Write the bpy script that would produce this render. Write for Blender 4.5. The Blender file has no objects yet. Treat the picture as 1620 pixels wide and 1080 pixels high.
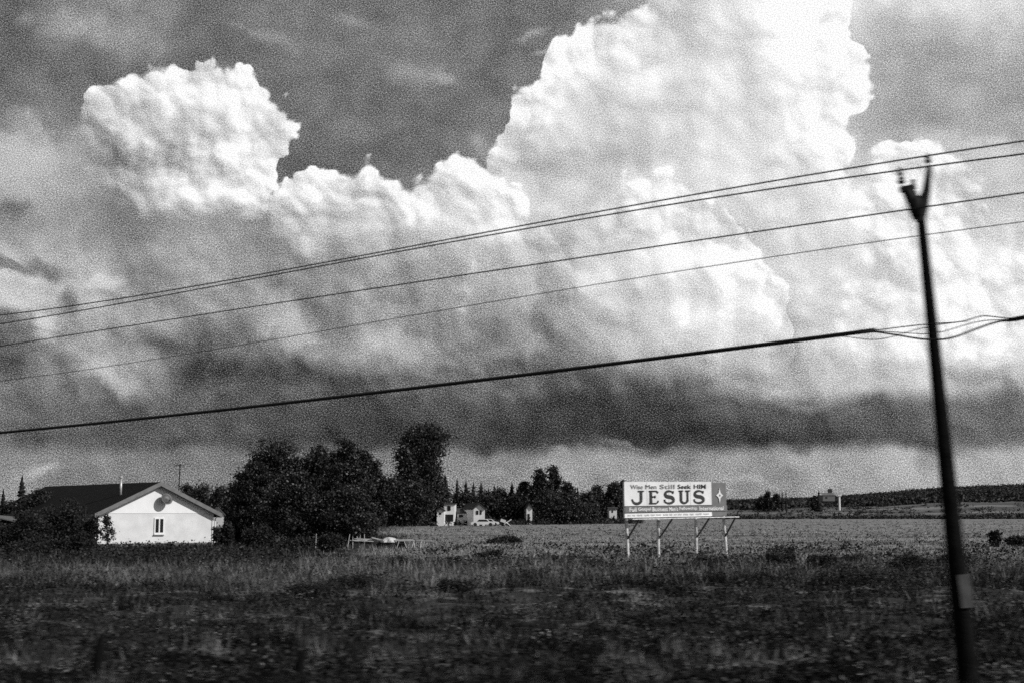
import bpy, math, random
from mathutils import Vector, Matrix
import numpy as np

# ---------------------------------------------------------------- camera
S = bpy.context.scene
F = 2250.0                       # focal length in photo pixels (1620 wide): a 50 mm lens on 36 mm film
HZ = 808.0                       # photo row of the true horizon
PITCH = math.atan((HZ - 540) / F)
CAMZ = 2.6
cam_d = bpy.data.cameras.new('camera'); cam = bpy.data.objects.new('camera', cam_d)
S.collection.objects.link(cam); S.camera = cam
cam_d.sensor_width = 36; cam_d.lens = 36 * F / 1620; cam_d.clip_start = 0.1; cam_d.clip_end = 20000
cam.location = (0, 0, CAMZ); cam.rotation_euler = (math.radians(90) + PITCH, 0, 0)

# ---------------------------------------------------------------- sun, exposure
SUN_AZ, SUN_EL = math.radians(118), math.radians(32)      # clockwise from +Y: behind the camera's right shoulder
sd = bpy.data.lights.new('sun', 'SUN'); so = bpy.data.objects.new('sun', sd); S.collection.objects.link(so)
sd.energy = 3.8; sd.angle = math.radians(0.5); sd.color = (1, 0.99, 0.98)
sv = Vector((math.sin(SUN_AZ) * math.cos(SUN_EL), math.cos(SUN_AZ) * math.cos(SUN_EL), math.sin(SUN_EL)))
so.rotation_euler = sv.to_track_quat('Z', 'Y').to_euler()
S.cycles.use_denoising = False                       # keep the fine grain of leaves and grass
S.view_settings.view_transform = 'Standard'; S.view_settings.look = 'None'
S.view_settings.exposure = 0; S.view_settings.gamma = 1

# ---------------------------------------------------------------- node expressions
class G:
    def __init__(s, tree): s.t = tree
    def n(s, kind): return s.t.nodes.new(kind)
    def put(s, sock, v):
        if isinstance(v, X): s.t.links.new(v.o, sock)
        elif isinstance(v, bpy.types.NodeSocket): s.t.links.new(v, sock)
        else: sock.default_value = v
    def m(s, op, a, b=0.0, c=0.0, clamp=False):
        n = s.n('ShaderNodeMath'); n.operation = op; n.use_clamp = clamp
        s.put(n.inputs[0], a); s.put(n.inputs[1], b)
        if op in ('MULTIPLY_ADD', 'SMOOTH_MAX', 'SMOOTH_MIN', 'COMPARE'): s.put(n.inputs[2], c)
        return X(s, n.outputs[0])
    def vm(s, op, a, b=None, scale=None):
        n = s.n('ShaderNodeVectorMath'); n.operation = op; s.put(n.inputs[0], a)
        if b is not None: s.put(n.inputs[1], b)
        if scale is not None: s.put(n.inputs['Scale'], scale)
        return X(s, n.outputs['Value'] if op in ('DOT_PRODUCT', 'LENGTH') else n.outputs[0])
    def xyz(s, x, y, z=0.0):
        n = s.n('ShaderNodeCombineXYZ')
        for k, v in enumerate((x, y, z)): s.put(n.inputs[k], v)
        return X(s, n.outputs[0])
    def step(s, v, lo, hi, a=0.0, b=1.0, kind='SMOOTHSTEP'):
        n = s.n('ShaderNodeMapRange'); n.interpolation_type = kind
        s.put(n.inputs[0], v); s.put(n.inputs[1], lo); s.put(n.inputs[2], hi); s.put(n.inputs[3], a); s.put(n.inputs[4], b)
        return X(s, n.outputs[0])
    def mix(s, f, a, b):
        n = s.n('ShaderNodeMix'); n.data_type = 'FLOAT'
        s.put(n.inputs[0], f); s.put(n.inputs[2], a); s.put(n.inputs[3], b)
        return X(s, n.outputs[0])
    def noise(s, p, scale, detail=4, rough=0.5, kind='FBM', lac=2.0, out=0, dim='2D'):
        n = s.n('ShaderNodeTexNoise'); n.noise_dimensions = dim; n.noise_type = kind; n.normalize = True
        s.put(n.inputs['Vector'], p); n.inputs['Scale'].default_value = scale
        n.inputs['Detail'].default_value = detail; n.inputs['Roughness'].default_value = rough; n.inputs['Lacunarity'].default_value = lac
        return X(s, n.outputs[out])
    def voro(s, p, scale, detail=2, rough=0.5, smooth=0.4, lac=2.1):
        n = s.n('ShaderNodeTexVoronoi'); n.voronoi_dimensions = '2D'; n.feature = 'SMOOTH_F1'; n.normalize = True
        s.put(n.inputs['Vector'], p); n.inputs['Scale'].default_value = scale; n.inputs['Detail'].default_value = detail
        n.inputs['Roughness'].default_value = rough; n.inputs['Lacunarity'].default_value = lac; n.inputs['Smoothness'].default_value = smooth
        return X(s, n.outputs['Distance'])
    def ramp(s, f, stops, interp='B_SPLINE'):
        n = s.n('ShaderNodeValToRGB'); s.put(n.inputs[0], f); r = n.color_ramp; r.interpolation = interp
        while len(r.elements) < len(stops): r.elements.new(0.5)
        for e, (p, v) in zip(r.elements, stops): e.position = p; e.color = (v, v, v, 1)
        # a grey stop read through the colour output
        return X(s, n.outputs[0])
    def curve(s, f, pts):
        n = s.n('ShaderNodeFloatCurve'); s.put(n.inputs['Value'], f); c = n.mapping.curves[0]
        while len(c.points) < len(pts): c.points.new(0.5, 0.5)
        for q, (a, b) in zip(c.points, pts): q.location = (a, b); q.handle_type = 'AUTO_CLAMPED'
        n.mapping.use_clip = False; n.mapping.update()
        return X(s, n.outputs[0])
class X:
    def __init__(s, g, o): s.g, s.o = g, o
    def __add__(s, b): return s.g.m('ADD', s, b)
    __radd__ = __add__
    def __sub__(s, b): return s.g.m('SUBTRACT', s, b)
    def __rsub__(s, b): return s.g.m('SUBTRACT', b, s)
    def __mul__(s, b): return s.g.m('MULTIPLY', s, b)
    __rmul__ = __mul__
    def __truediv__(s, b): return s.g.m('DIVIDE', s, b)

# ---------------------------------------------------------------- the sky: air from the Sky Texture, cumulus by direction
W = bpy.data.worlds.new('World'); S.world = W; W.use_nodes = True
W.cycles.sampling_method = 'MANUAL'; W.cycles.sample_map_resolution = 256
nt = W.node_tree; nt.nodes.clear(); g = G(nt)
tc = g.n('ShaderNodeTexCoord'); D = X(g, tc.outputs['Generated'])
sky = g.n('ShaderNodeTexSky'); sky.sky_type = 'NISHITA'; sky.sun_disc = False
sky.sun_elevation = SUN_EL; sky.sun_rotation = SUN_AZ; sky.dust_density = 1.0
bw = g.n('ShaderNodeSeparateColor'); g.put(bw.inputs[0], X(g, sky.outputs[0]))
air = X(g, bw.outputs[0])                        # the red part only: panchromatic film behind a red filter darkens the blue
# directions as positions on a sheet of sky ahead, in units where the field of view is 1620 wide
sp, cp = math.sin(PITCH), math.cos(PITCH)
dep = g.m('MAXIMUM', g.m('ABSOLUTE', g.vm('DOT_PRODUCT', D, (0, cp, sp))), 0.2)
px = g.vm('DOT_PRODUCT', D, (1, 0, 0)) / dep * F + 810.0
py = 540.0 - g.vm('DOT_PRODUCT', D, (0, -sp, cp)) / dep * F
P = g.xyz(px / 100.0, py / 100.0)
Ps = g.xyz(px / 160.0, py / 100.0)              # stretched a little along the horizon
n1 = g.noise(P, 0.55, 4, 0.5, out=1); n2 = g.noise(g.vm('ADD', P, (31.7, 5.2, 3.0)), 2.2, 3, 0.5, out=1)
w1 = g.vm('SUBTRACT', n1, (.5, .5, .5)); w2 = g.vm('SUBTRACT', n2, (.5, .5, .5))
Pw = g.vm('ADD', g.vm('ADD', P, g.vm('SCALE', w1, scale=0.32)), g.vm('SCALE', w2, scale=0.30))
def split(v):
    n = g.n('ShaderNodeSeparateXYZ'); g.put(n.inputs[0], v); return X(g, n.outputs[0]), X(g, n.outputs[1])
xs, ys = split(g.vm('ADD', P, g.vm('SCALE', g.vm('ADD', g.vm('SCALE', w1, scale=1.15), g.vm('SCALE', w2, scale=0.42)), scale=g.step(py, 480.0, 640.0, 1.0, 0.38))))   # soft stuff: strongly warped
xe, ye = split(Pw)
xs, ys, xe, ye = xs * 100.0, ys * 100.0, xe * 100.0, ye * 100.0
# billows: rounded domes of three sizes, with their relief lit from the upper right
Pb = g.vm('ADD', g.vm('ADD', P, g.vm('SCALE', w1, scale=0.5)), g.vm('SCALE', w2, scale=0.14))
def dome(sc, sm, off, dx):
    a = g.voro(g.vm('ADD', Pb, off), sc, 0.0, 0.5, sm); b = g.voro(g.vm('ADD', Pb, (off[0] + dx, off[1] - dx * 1.2, 0)), sc, 0.0, 0.5, sm)
    return a, b - a
bL, rL = dome(0.95, 0.55, (3.1, 7.7, 0), 0.16); bM, rM = dome(2.3, 0.5, (0, 0, 0), 0.075); bS, rS = dome(5.2, 0.4, (9.3, 2.2, 0), 0.035)
f0 = g.noise(g.vm('ADD', Pb, (7.3, 1.1, 9)), 0.9, 5, 0.5); f1 = g.noise(g.vm('ADD', Pb, (7.42, 0.95, 9)), 0.9, 5, 0.5)
relief = rL * 1.1 + rM * 0.6 + rS * 0.3 + (f0 - f1) * 0.8
fine = g.noise(Ps, 3.0, 5, 0.55)
ROWS = [0, 60, 120, 180, 240, 300, 360, 420, 480, 540, 600, 645, 694, 724, 800]
TB = [
 [ 95,115,150,112,104,120,112,108,106,112,140,175,235,250,235,225,225],
 [ 95,116,150,112,110,118,122,112,116,112,130,180,230,240,190,182,185],
 [100,108, 96,104,112,110,118,118,112,116,140,180,230,230,165,162,166],
 [135,116,108,110,112,108,114,110,114,124,150,190,225,225,162,158,162],
 [188,150,122,124,124,108,106,110,126,180,200,200,220,235,190,200,205],
 [188,155,125,135,140,110,110,120,160,195,205,205,215,235,235,225,195],
 [150,140,120,140,150,150,160,170,180,200,205,205,205,225,240,225,212],
 [192,170,150,150,150,155,165,175,180,195,205,205,200,210,240,238,232],
 [165,200,130,150,150,150,155,160,160,175,205,215,215,212,238,242,240],
 [ 95,150,165,112,125,150,185,150,140,150,175,190,195,205,228,235,232],
 [ 86,112,146, 84, 84, 88, 90,104,100, 98, 98,120,186,198,192,178,168],
 [ 92, 94, 96, 92, 84, 76, 76, 84, 86, 84, 78, 80, 96, 88, 92, 96,102],
 [ 92, 88, 86, 88, 86, 66, 62, 74, 84, 76, 66, 66, 68, 72, 82, 92, 98],
 [130,142,130,126,126,108,132,160,156,168,168,164,166,168,180,166,168],
 [140,138,132,130,132,136,150,166,168,172,172,172,172,172,174,170,172]]
TC = [
 [120,120,120,120,120,120,120,120,120,150,190,192,248,262,240,230,230],
 [150,150,190,220,220,200,180,180,180,238,228,192,232,262,240,240,240],
 [160,180,222,226,226,228,200,200,236,240,232,204,226,256,240,240,240],
 [160,185,208,206,236,240,220,220,222,212,216,206,218,258,240,240,240],
 [150,145,182,206,240,240,234,236,196,192,194,200,208,250,242,242,205],
 [140,135,150,238,236,226,208,224,248,188,242,232,192,222,246,236,190],
 [140,135,125,168,168,190,216,222,230,190,214,244,196,206,248,222,205],
 [150,145,125,142,150,164,184,192,184,202,216,240,232,186,244,242,232],
 [150,150,128,145,150,152,160,165,160,178,204,230,250,188,236,248,246]]
def sheet(rows, tones, x, y):
    fx = g.m('DIVIDE', x, 1600.0, clamp=True)
    out = None
    for k, row in enumerate(tones):
        r = g.ramp(fx, [(i / 16, v / 255) for i, v in enumerate(row)])
        out = r if out is None else g.mix(g.step(y, float(rows[k - 1]), float(rows[k])), out, r)
    return out
tb = sheet(ROWS, TB, xs, ys); tcl = sheet(ROWS, TC, xs, ys)
airtone = g.m('POWER', g.m('MULTIPLY', air, 0.1), 1 / 2.2)      # the air itself shows through where cloud is thin
tone = tb + (fine - 0.5) * 0.16 + (f0 - 0.5) * 0.20 + g.m('MULTIPLY', relief, g.step(py, 330.0, 470.0, 0.04, 0.34)) * g.step(py, 600.0, 660.0, 1.0, 0.4)
# soft shafts and smudges picked out of the general cover: (x, y, rx, ry, rotation deg, tone)
def smudge(t, cx, cy, rx, ry, rot, val, soft=1.0):
    c, s_ = math.cos(math.radians(rot)), math.sin(math.radians(rot))
    dx, dy = xe - float(cx), ye - float(cy)
    u = (dx * c + dy * s_) / float(rx); v = (dy * c - dx * s_) / float(ry)
    r = g.m('SQRT', u * u + v * v)
    r = r + (bM - 0.3) * 0.55 + (bS - 0.3) * 0.3
    return g.mix(g.step(r, 1.0 + 0.0, max(0.0, 1 - soft), 0.0, 1.0), t, val / 255 + (fine - 0.5) * 0.1 + relief * 0.12)
for a in [(75, 428, 48, 22, 20, 112, .9), (108, 478, 26, 36, 0, 115, .9), (155, 445, 60, 20, -15, 205, .7), (30, 470, 75, 36, 10, 200, .8),
          (5, 415, 60, 12, 15, 120, .7), (70, 512, 26, 36, -30, 205, .8), (170, 590, 110, 36, 32, 180, 1), (455, 500, 62, 42, 35, 196, .9), (470, 530, 30, 40, 20, 185, .9),
          (640, 548, 85, 34, 22, 190, 1), (255, 545, 60, 28, 12, 84, .9), (305, 600, 26, 42, 0, 66, .9), (460, 380, 50, 26, 30, 200, 1),
          (30, 250, 95, 90, 0, 186, .9), (12, 330, 44, 32, 20, 112, 1), (45, 130, 60, 32, 20, 120, 1), (115, 40, 110, 40, 10, 150, 1),
          (650, 120, 75, 26, 12, 150, 1), (760, 232, 34, 26, 40, 165, .9), (835, 60, 50, 10, -28, 150, 1), (860, 78, 40, 8, -10, 160, 1),
          (1425, 738, 60, 22, -20, 182, 1), (890, 722, 70, 16, -8, 176, 1), (1090, 738, 90, 14, 4, 178, 1), (1265, 728, 50, 14, -6, 176, 1), (1560, 742, 80, 14, 3, 172, 1), (1180, 765, 120, 9, 2, 184, 1), (780, 748, 60, 12, 4, 172, 1), (70, 742, 60, 14, -12, 168, 1), (420, 60, 90, 20, 20, 140, 1), (560, 30, 70, 14, 15, 138, 1), (700, 128, 34, 12, 10, 158, 1), (985, 705, 60, 10, 10, 132, .8), (760, 690, 60, 36, 0, 84, 1), (1270, 640, 60, 18, 0, 140, 1)]:
    tone = smudge(tone, *a)
puff = bL * 30.0 + bM * 34.0 + bS * 17.0 - 36.0 + (g.noise(Pb, 9.0, 2, 0.5) - 0.5) * 5.0     # edge displacement, pixels
def layer(t, dist, rim=0.06, rimw=34.0, soft=6.0, dark=0.0, low=None, lowfade=120.0, fade=None, rk=0.42, lift=0.0):
    """dist: how far inside the cloud, in pixels; low: row below which the cloud dissolves into the cover"""
    d = dist - puff
    cov = g.step(d, 0.0, g.step(f0, 0.35, 0.65, soft * 0.6, soft * 2.3))
    if low is not None: cov = cov * g.step(ys, low + lowfade, low - lowfade, 0.0, 1.0)
    if fade is not None: cov = cov * fade
    body = tcl + lift + relief * rk - (bM - 0.30) * 0.10 - (bL - 0.32) * 0.10 + (f0 - 0.5) * 0.16 + (fine - 0.5) * 0.05 + g.step(d, rimw, 0.0, 0.0, rim)
    body = body + (rM * 0.26 + rS * 0.16 - (bM - 0.3) * 0.10 - (bS - 0.3) * 0.04) * g.step(f0 * 160.0 - d, -60.0, 70.0, 0.05, 1.0)
    if dark: t = t - g.step(d, -60.0, 0.0, 0.0, dark)
    return g.mix(cov, t, body)
def blobs(lst, k=16.0):
    out = None
    for cx, cy, rx, ry in lst:
        dx, dy = (xe - float(cx)) / float(rx), (ye - float(cy)) / float(ry)
        d = (1.0 - g.m('SQRT', dx * dx + dy * dy)) * float(min(rx, ry))
        out = d if out is None else g.m('SMOOTH_MAX', out, d, k)
    return out
def under(pts):                     # distance below a skyline y = f(x)
    c = g.curve(xe / 1620.0, [(a / 1620, b / 1080) for a, b in pts]) * 1080.0
    return (ye - c) * 0.8
def leftof(pts):
    c = g.curve(ye / 1080.0, [(a / 1080, b / 1620) for a, b in pts]) * 1620.0
    return (c - xe) * 0.8
# tower on the right: its left skyline and its right edge
Cl = under([(0, 900), (700, 700), (745, 340), (775, 260), (800, 210), (812, 150), (850, 138), (868, 90), (900, 70), (915, 50), (960, 44), (1010, 34), (1045, -30), (1300, -400), (1620, -400)])
Cr = leftof([(-40, 1330), (0, 1330), (40, 1330), (70, 1345), (100, 1358), (140, 1375), (165, 1362), (178, 1345), (200, 1346), (240, 1356), (262, 1345), (300, 1420), (420, 1700), (1080, 1700)])
tone = layer(tone, g.m('MINIMUM', Cl, Cr), rim=0.05, rk=0.20, lift=0.045, low=470.0, lowfade=120.0)
# right-hand heads
tone = layer(tone, blobs([(1410, 262, 42, 36), (1470, 300, 70, 66), (1530, 292, 26, 20), (1500, 370, 56, 60), (1420, 390, 72, 120), (1460, 490, 125, 80)]), rim=0.04, soft=16.0, low=520.0, rk=0.26, lift=0.035)
tone = layer(tone, blobs([(1570, 500, 90, 60), (1640, 480, 90, 70)]), rim=0.05, soft=20.0, low=545.0, rk=0.3, lift=0.02)
# front head, right of centre
Dl = under([(0, 900), (820, 700), (850, 560), (880, 420), (900, 392), (930, 330), (945, 300), (975, 282), (1000, 296), (1040, 284), (1075, 296), (1100, 318), (1125, 340), (1150, 352), (1162, 378), (1185, 392), (1205, 420), (1222, 444), (1240, 475), (1252, 520), (1275, 620), (1620, 1000)])
tone = layer(tone, Dl, rim=0.09, dark=0.06, low=540.0, rk=0.34, lift=0.045, lowfade=75.0, fade=g.step(xe + (ye - 300.0) * 0.35, 905.0, 1040.0))
# centre head
Bl = under([(0, 900), (360, 480), (405, 352), (425, 322), (448, 300), (475, 286), (505, 279), (540, 276), (575, 270), (600, 274), (630, 292), (655, 297), (682, 294), (705, 278), (735, 266), (765, 268), (795, 284), (812, 304), (835, 322), (838, 350), (870, 372), (885, 396), (905, 440), (930, 560), (1620, 1000)])
tone = layer(tone, Bl, rim=0.07, dark=0.05, lift=0.02, low=410.0, lowfade=90.0, fade=g.step(xe - (ye - 300.0) * 0.6, 380.0, 430.0))
# left head
tone = layer(tone, blobs([(210, 210, 85, 62), (270, 190, 110, 72), (330, 175, 95, 70), (395, 215, 68, 66), (330, 265, 90, 62), (365, 312, 62, 34), (285, 325, 50, 60), (230, 270, 90, 60)], 26.0), rim=0.06, low=350.0, lowfade=34.0, fade=g.step(xs * 0.9 - ys * 0.62, -95.0, 20.0, 0.0, 1.0))
# keep it in range, let a little of the air's own tone in, then out to light
tone = g.m('MAXIMUM', g.m('MINIMUM', tone, 1.02), 0.12)
tone = g.mix(0.06, tone, airtone)
def turned(deg, off):
    c_, s_ = math.cos(math.radians(deg)), math.sin(math.radians(deg))
    return g.xyz(px * (c_ / 100) + py * (s_ / 100) + off, py * (c_ / 100) - px * (s_ / 100))
grain = (g.noise(turned(37, 3.3), 56.0, 0, 0.5) - 0.5) * 0.8 + (g.noise(turned(68, 9.1), 80.0, 0, 0.5) - 0.5) * 0.8
tone = tone + grain * g.step(tone, 0.65, 1.0, 0.66, 0.36, 'LINEAR')
lin = g.m('POWER', g.m('MAXIMUM', tone, 0.02), 2.2)
up = g.step(g.vm('DOT_PRODUCT', D, (0, 0, 1)), 0.35, 0.8)               # overhead, out of the picture: broken grey cover
lin = g.mix(up, lin, 0.16)
bg = g.n('ShaderNodeBackground'); g.put(bg.inputs[0], g.vm('SCALE', (1, 1, 1), scale=lin * 10.0)); bg.inputs[1].default_value = 0.1
wo = g.n('ShaderNodeOutputWorld'); nt.links.new(bg.outputs[0], wo.inputs[0])

# ================================================================ building helpers
COL = S.collection
rng = np.random.default_rng(7)
def ray(px_, py_):
    vx, vz = px_ - 810.0, 540.0 - py_
    return Vector((vx, F * math.cos(PITCH) - vz * math.sin(PITCH), F * math.sin(PITCH) + vz * math.cos(PITCH)))
def at(px_, py_, y):                       # the point seen at a photo pixel, y metres ahead
    r = ray(px_, py_); return Vector((0, 0, CAMZ)) + r * (y / r.y)
def gx(px_, y): return at(px_, HZ, y).x
class MB:
    def __init__(s): s.v = []; s.f = []
    def quad(s, *p):
        b = len(s.v); s.v += [tuple(q) for q in p]; s.f.append(tuple(range(b, b + len(p))))
    def box(s, c, sz, R=None):
        R = R or Matrix.Identity(3); b = len(s.v); c = Vector(c)
        for i in range(8):
            q = Vector(((i & 1) - .5, ((i >> 1) & 1) - .5, (i >> 2) - .5)); q = Vector((q.x * sz[0], q.y * sz[1], q.z * sz[2]))
            s.v.append(tuple(c + R @ q))
        for f in ((0, 2, 3, 1), (4, 5, 7, 6), (0, 1, 5, 4), (2, 6, 7, 3), (0, 4, 6, 2), (1, 3, 7, 5)): s.f.append(tuple(b + k for k in f))
        return s
    def tube(s, pts, r, n=8, cap=True):
        pts = [Vector(p) for p in pts]; rr = r if hasattr(r, '__len__') else [r] * len(pts)
        b = len(s.v); up = Vector((0.0123, 0.031, 1)).normalized()
        for k, p in enumerate(pts):
            d = (pts[min(k + 1, len(pts) - 1)] - pts[max(k - 1, 0)]).normalized()
            u = up if abs(d.dot(up)) < 0.95 else Vector((1, 0, 0))
            a = d.cross(u).normalized(); c = a.cross(d)
            for i in range(n):
                t = 2 * math.pi * i / n; s.v.append(tuple(p + (a * math.cos(t) + c * math.sin(t)) * rr[k]))
        for k in range(len(pts) - 1):
            for i in range(n):
                j = (i + 1) % n; s.f.append((b + k * n + i, b + k * n + j, b + (k + 1) * n + j, b + (k + 1) * n + i))
        if cap:
            s.f.append(tuple(b + i for i in range(n))[::-1]); s.f.append(tuple(b + (len(pts) - 1) * n + i for i in range(n)))
        return s
    def lathe(s, c, prof, R=None, n=14):   # profile of (radius, height)
        R = R or Matrix.Identity(3); c = Vector(c); b = len(s.v)
        for r, h in prof:
            for i in range(n):
                t = 2 * math.pi * i / n; s.v.append(tuple(c + R @ Vector((r * math.cos(t), r * math.sin(t), h))))
        for k in range(len(prof) - 1):
            for i in range(n):
                j = (i + 1) % n; s.f.append((b + k * n + i, b + k * n + j, b + (k + 1) * n + j, b + (k + 1) * n + i))
        s.f.append(tuple(b + i for i in range(n))[::-1]); s.f.append(tuple(b + (len(prof) - 1) * n + i for i in range(n)))
        return s
    def prism(s, poly, a, b_):             # polygon (list of 3-D points) extruded by vector
        n = len(poly); b = len(s.v); a = Vector(a)
        s.v += [tuple(Vector(p)) for p in poly] + [tuple(Vector(p) + a * b_) for p in poly]
        s.f.append(tuple(range(b, b + n))[::-1]); s.f.append(tuple(range(b + n, b + 2 * n)))
        for i in range(n):
            j = (i + 1) % n; s.f.append((b + i, b + j, b + n + j, b + n + i))
        return s
    def build(s, name, mat, parent=None, smooth=False):
        me = bpy.data.meshes.new(name); me.from_pydata(s.v, [], s.f); me.update()
        o = bpy.data.objects.new(name, me); COL.objects.link(o); me.materials.append(mat)
        if smooth: me.polygons.foreach_set('use_smooth', [True] * len(me.polygons))
        if parent:
            o.parent = parent; o.matrix_parent_inverse = parent.matrix_basis.inverted()
        return o
def np_mesh(name, V, Fc, mat, parent=None):
    """V (n,3), Fc (m,k) with k = 3 or 4"""
    me = bpy.data.meshes.new(name); m, k = Fc.shape
    me.vertices.add(len(V)); me.vertices.foreach_set('co', V.astype(np.float32).ravel())
    me.loops.add(m * k); me.loops.foreach_set('vertex_index', Fc.astype(np.int32).ravel())
    me.polygons.add(m); me.polygons.foreach_set('loop_start', np.arange(m, dtype=np.int32) * k)
    me.update(calc_edges=True); me.materials.append(mat)
    o = bpy.data.objects.new(name, me); COL.objects.link(o)
    if parent: o.parent = parent; o.matrix_parent_inverse = parent.matrix_basis.inverted()
    return o
def tag(o, label=None, cat=None, group=None, kind=None):
    if label: o['label'] = label
    if cat: o['category'] = cat
    if group: o['group'] = group
    if kind: o['kind'] = kind
    return o
def thing(name, loc, label, cat, group=None):
    o = bpy.data.objects.new(name, None); COL.objects.link(o); o.location = loc; o.empty_display_size = 0.2
    return tag(o, label, cat, group)

# ================================================================ materials (black-and-white film: every colour is a grey)
def mat(name, v, rough=0.8, var=0.0, scale=3.0, bump=0.0, bscale=20.0, island=0.0, metal=0.0, spec=0.5, fn=None):
    m = bpy.data.materials.new(name); m.use_nodes = True; t = m.node_tree; h = G(t)
    p = t.nodes['Principled BSDF']; p.inputs['Roughness'].default_value = rough; p.inputs['Metallic'].default_value = metal
    p.inputs['Specular IOR Level'].default_value = spec
    c = h.n('ShaderNodeTexCoord'); P3 = X(h, c.outputs['Object'])
    val = None
    if fn: val = fn(h)
    elif var: val = h.step(h.noise(P3, scale, 5, 0.6, dim='3D'), 0.3, 0.7, v * (1 - var), v * (1 + var), 'LINEAR')
    if island:
        geo = h.n('ShaderNodeNewGeometry'); r = X(h, geo.outputs['Random Per Island'])
        k = h.step(r, 0, 1, 1 - island, 1 + island, 'LINEAR'); val = k * (val if val is not None else v)
    if val is None: p.inputs['Base Color'].default_value = (v, v, v, 1)
    else: h.put(p.inputs['Base Color'], h.xyz(val, val, val))
    if bump:
        b = h.n('ShaderNodeBump'); b.inputs['Strength'].default_value = bump; b.inputs['Distance'].default_value = 0.05
        h.put(b.inputs['Height'], h.noise(P3, bscale, 4, 0.6, dim='3D')); t.links.new(b.outputs[0], p.inputs['Normal'])
    return m
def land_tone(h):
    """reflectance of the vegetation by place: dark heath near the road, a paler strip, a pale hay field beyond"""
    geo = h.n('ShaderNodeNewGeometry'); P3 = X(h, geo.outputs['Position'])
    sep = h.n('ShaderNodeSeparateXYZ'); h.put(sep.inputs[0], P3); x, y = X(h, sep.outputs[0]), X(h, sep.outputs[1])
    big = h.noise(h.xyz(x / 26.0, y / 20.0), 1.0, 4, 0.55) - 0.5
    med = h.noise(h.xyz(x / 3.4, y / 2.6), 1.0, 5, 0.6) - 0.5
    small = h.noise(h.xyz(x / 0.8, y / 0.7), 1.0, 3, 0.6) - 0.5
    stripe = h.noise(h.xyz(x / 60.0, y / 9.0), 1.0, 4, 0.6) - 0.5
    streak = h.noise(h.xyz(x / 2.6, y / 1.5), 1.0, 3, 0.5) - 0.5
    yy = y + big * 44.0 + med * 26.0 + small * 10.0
    near = h.step(med * 1.2 + big * 0.4 + small * 0.45, -0.01, 0.19, 0.003, 0.032)  # near tones kept very dark: cloud shadow painted into the vegetation colour
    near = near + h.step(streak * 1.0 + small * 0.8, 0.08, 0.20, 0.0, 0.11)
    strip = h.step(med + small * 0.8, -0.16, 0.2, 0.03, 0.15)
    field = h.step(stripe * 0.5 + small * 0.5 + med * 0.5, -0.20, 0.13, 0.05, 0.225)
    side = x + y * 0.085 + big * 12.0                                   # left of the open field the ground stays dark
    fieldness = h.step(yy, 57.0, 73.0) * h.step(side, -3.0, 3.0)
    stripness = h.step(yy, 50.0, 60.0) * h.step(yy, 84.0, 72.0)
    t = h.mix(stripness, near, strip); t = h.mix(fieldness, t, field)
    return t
M = {}
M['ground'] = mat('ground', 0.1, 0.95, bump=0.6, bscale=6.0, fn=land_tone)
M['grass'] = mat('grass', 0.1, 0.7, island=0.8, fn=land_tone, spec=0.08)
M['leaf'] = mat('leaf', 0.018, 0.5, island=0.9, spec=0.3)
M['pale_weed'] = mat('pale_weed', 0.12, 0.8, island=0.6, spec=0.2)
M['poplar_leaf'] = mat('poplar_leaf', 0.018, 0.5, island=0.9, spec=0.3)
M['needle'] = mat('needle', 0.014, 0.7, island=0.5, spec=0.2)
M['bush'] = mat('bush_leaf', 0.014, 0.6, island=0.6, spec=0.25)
M['bark'] = mat('bark', 0.06, 0.9, 0.5, 6, 0.5)
M['birch'] = mat('pale_bark', 0.35, 0.8, 0.5, 4)
M['wall'] = mat('siding', 0.58, 0.7, 0.13, 0.9, 0.1, 30)
M['gable'] = mat('gable_siding', 0.72, 0.7, 0.05, 1.2, 0.05, 30)
M['trim'] = mat('white_trim', 0.70, 0.5, 0.06, 3)
M['soffit'] = mat('grey_fascia', 0.115, 0.6, 0.25, 3)
M['shingle'] = mat('shingle', 0.010, 0.95, 0.4, 2.5, 0.5, 14, spec=0.1)
M['glass'] = mat('window_glass', 0.01, 0.15)
M['dish'] = mat('dish_metal', 0.05, 0.5, 0.1, 5)
M['galv'] = mat('galvanised_pipe', 0.45, 0.4, 0.15, 8, metal=0.4)
M['creosote'] = mat('creosoted_wood', 0.007, 0.95, 0.5, 5, 0.5, 30, spec=0.04)
M['porcelain'] = mat('brown_porcelain', 0.02, 0.25)
M['iron'] = mat('dark_iron', 0.010, 0.7, 0.3, 9, spec=0.15)
M['wire'] = mat('cable_rubber', 0.012, 0.7)
M['plate'] = mat('pale_plate', 0.055, 0.6, 0.35, 7)
M['board'] = mat('sign_white', 0.60, 0.6, 0.14, 1.1, 0.1, 12)
M['seam'] = mat('panel_seam', 0.42, 0.8)
M['band'] = mat('sign_grey', 0.115, 0.7, 0.14, 2.5)
M['black'] = mat('sign_black', 0.012, 0.7, 0.3, 6)
M['faded'] = mat('faded_lettering', 0.16, 0.8, 0.8, 1.4)
M['faint'] = mat('faint_lettering', 0.36, 0.8, 0.2, 6)
M['lettering'] = mat('pale_lettering', 0.62, 0.7, 0.2, 4)
M['post'] = mat('peeling_white_post', 0.50, 0.7, 0.5, 5)
M['strut'] = mat('dark_strut', 0.025, 0.8, 0.3, 5)
M['farwall'] = mat('far_white_wall', 0.62, 0.8, 0.12, 0.8)
M['farroof'] = mat('far_dark_roof', 0.03, 0.9, 0.3, 2)
M['plank'] = mat('weathered_plank', 0.38, 0.8, 0.4, 2.5)
M['darkwood'] = mat('rotten_timber', 0.02, 0.9, 0.4, 3)
M['tarp'] = mat('pale_tarp', 0.50, 0.6, 0.2, 2, 0.3, 4)
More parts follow.
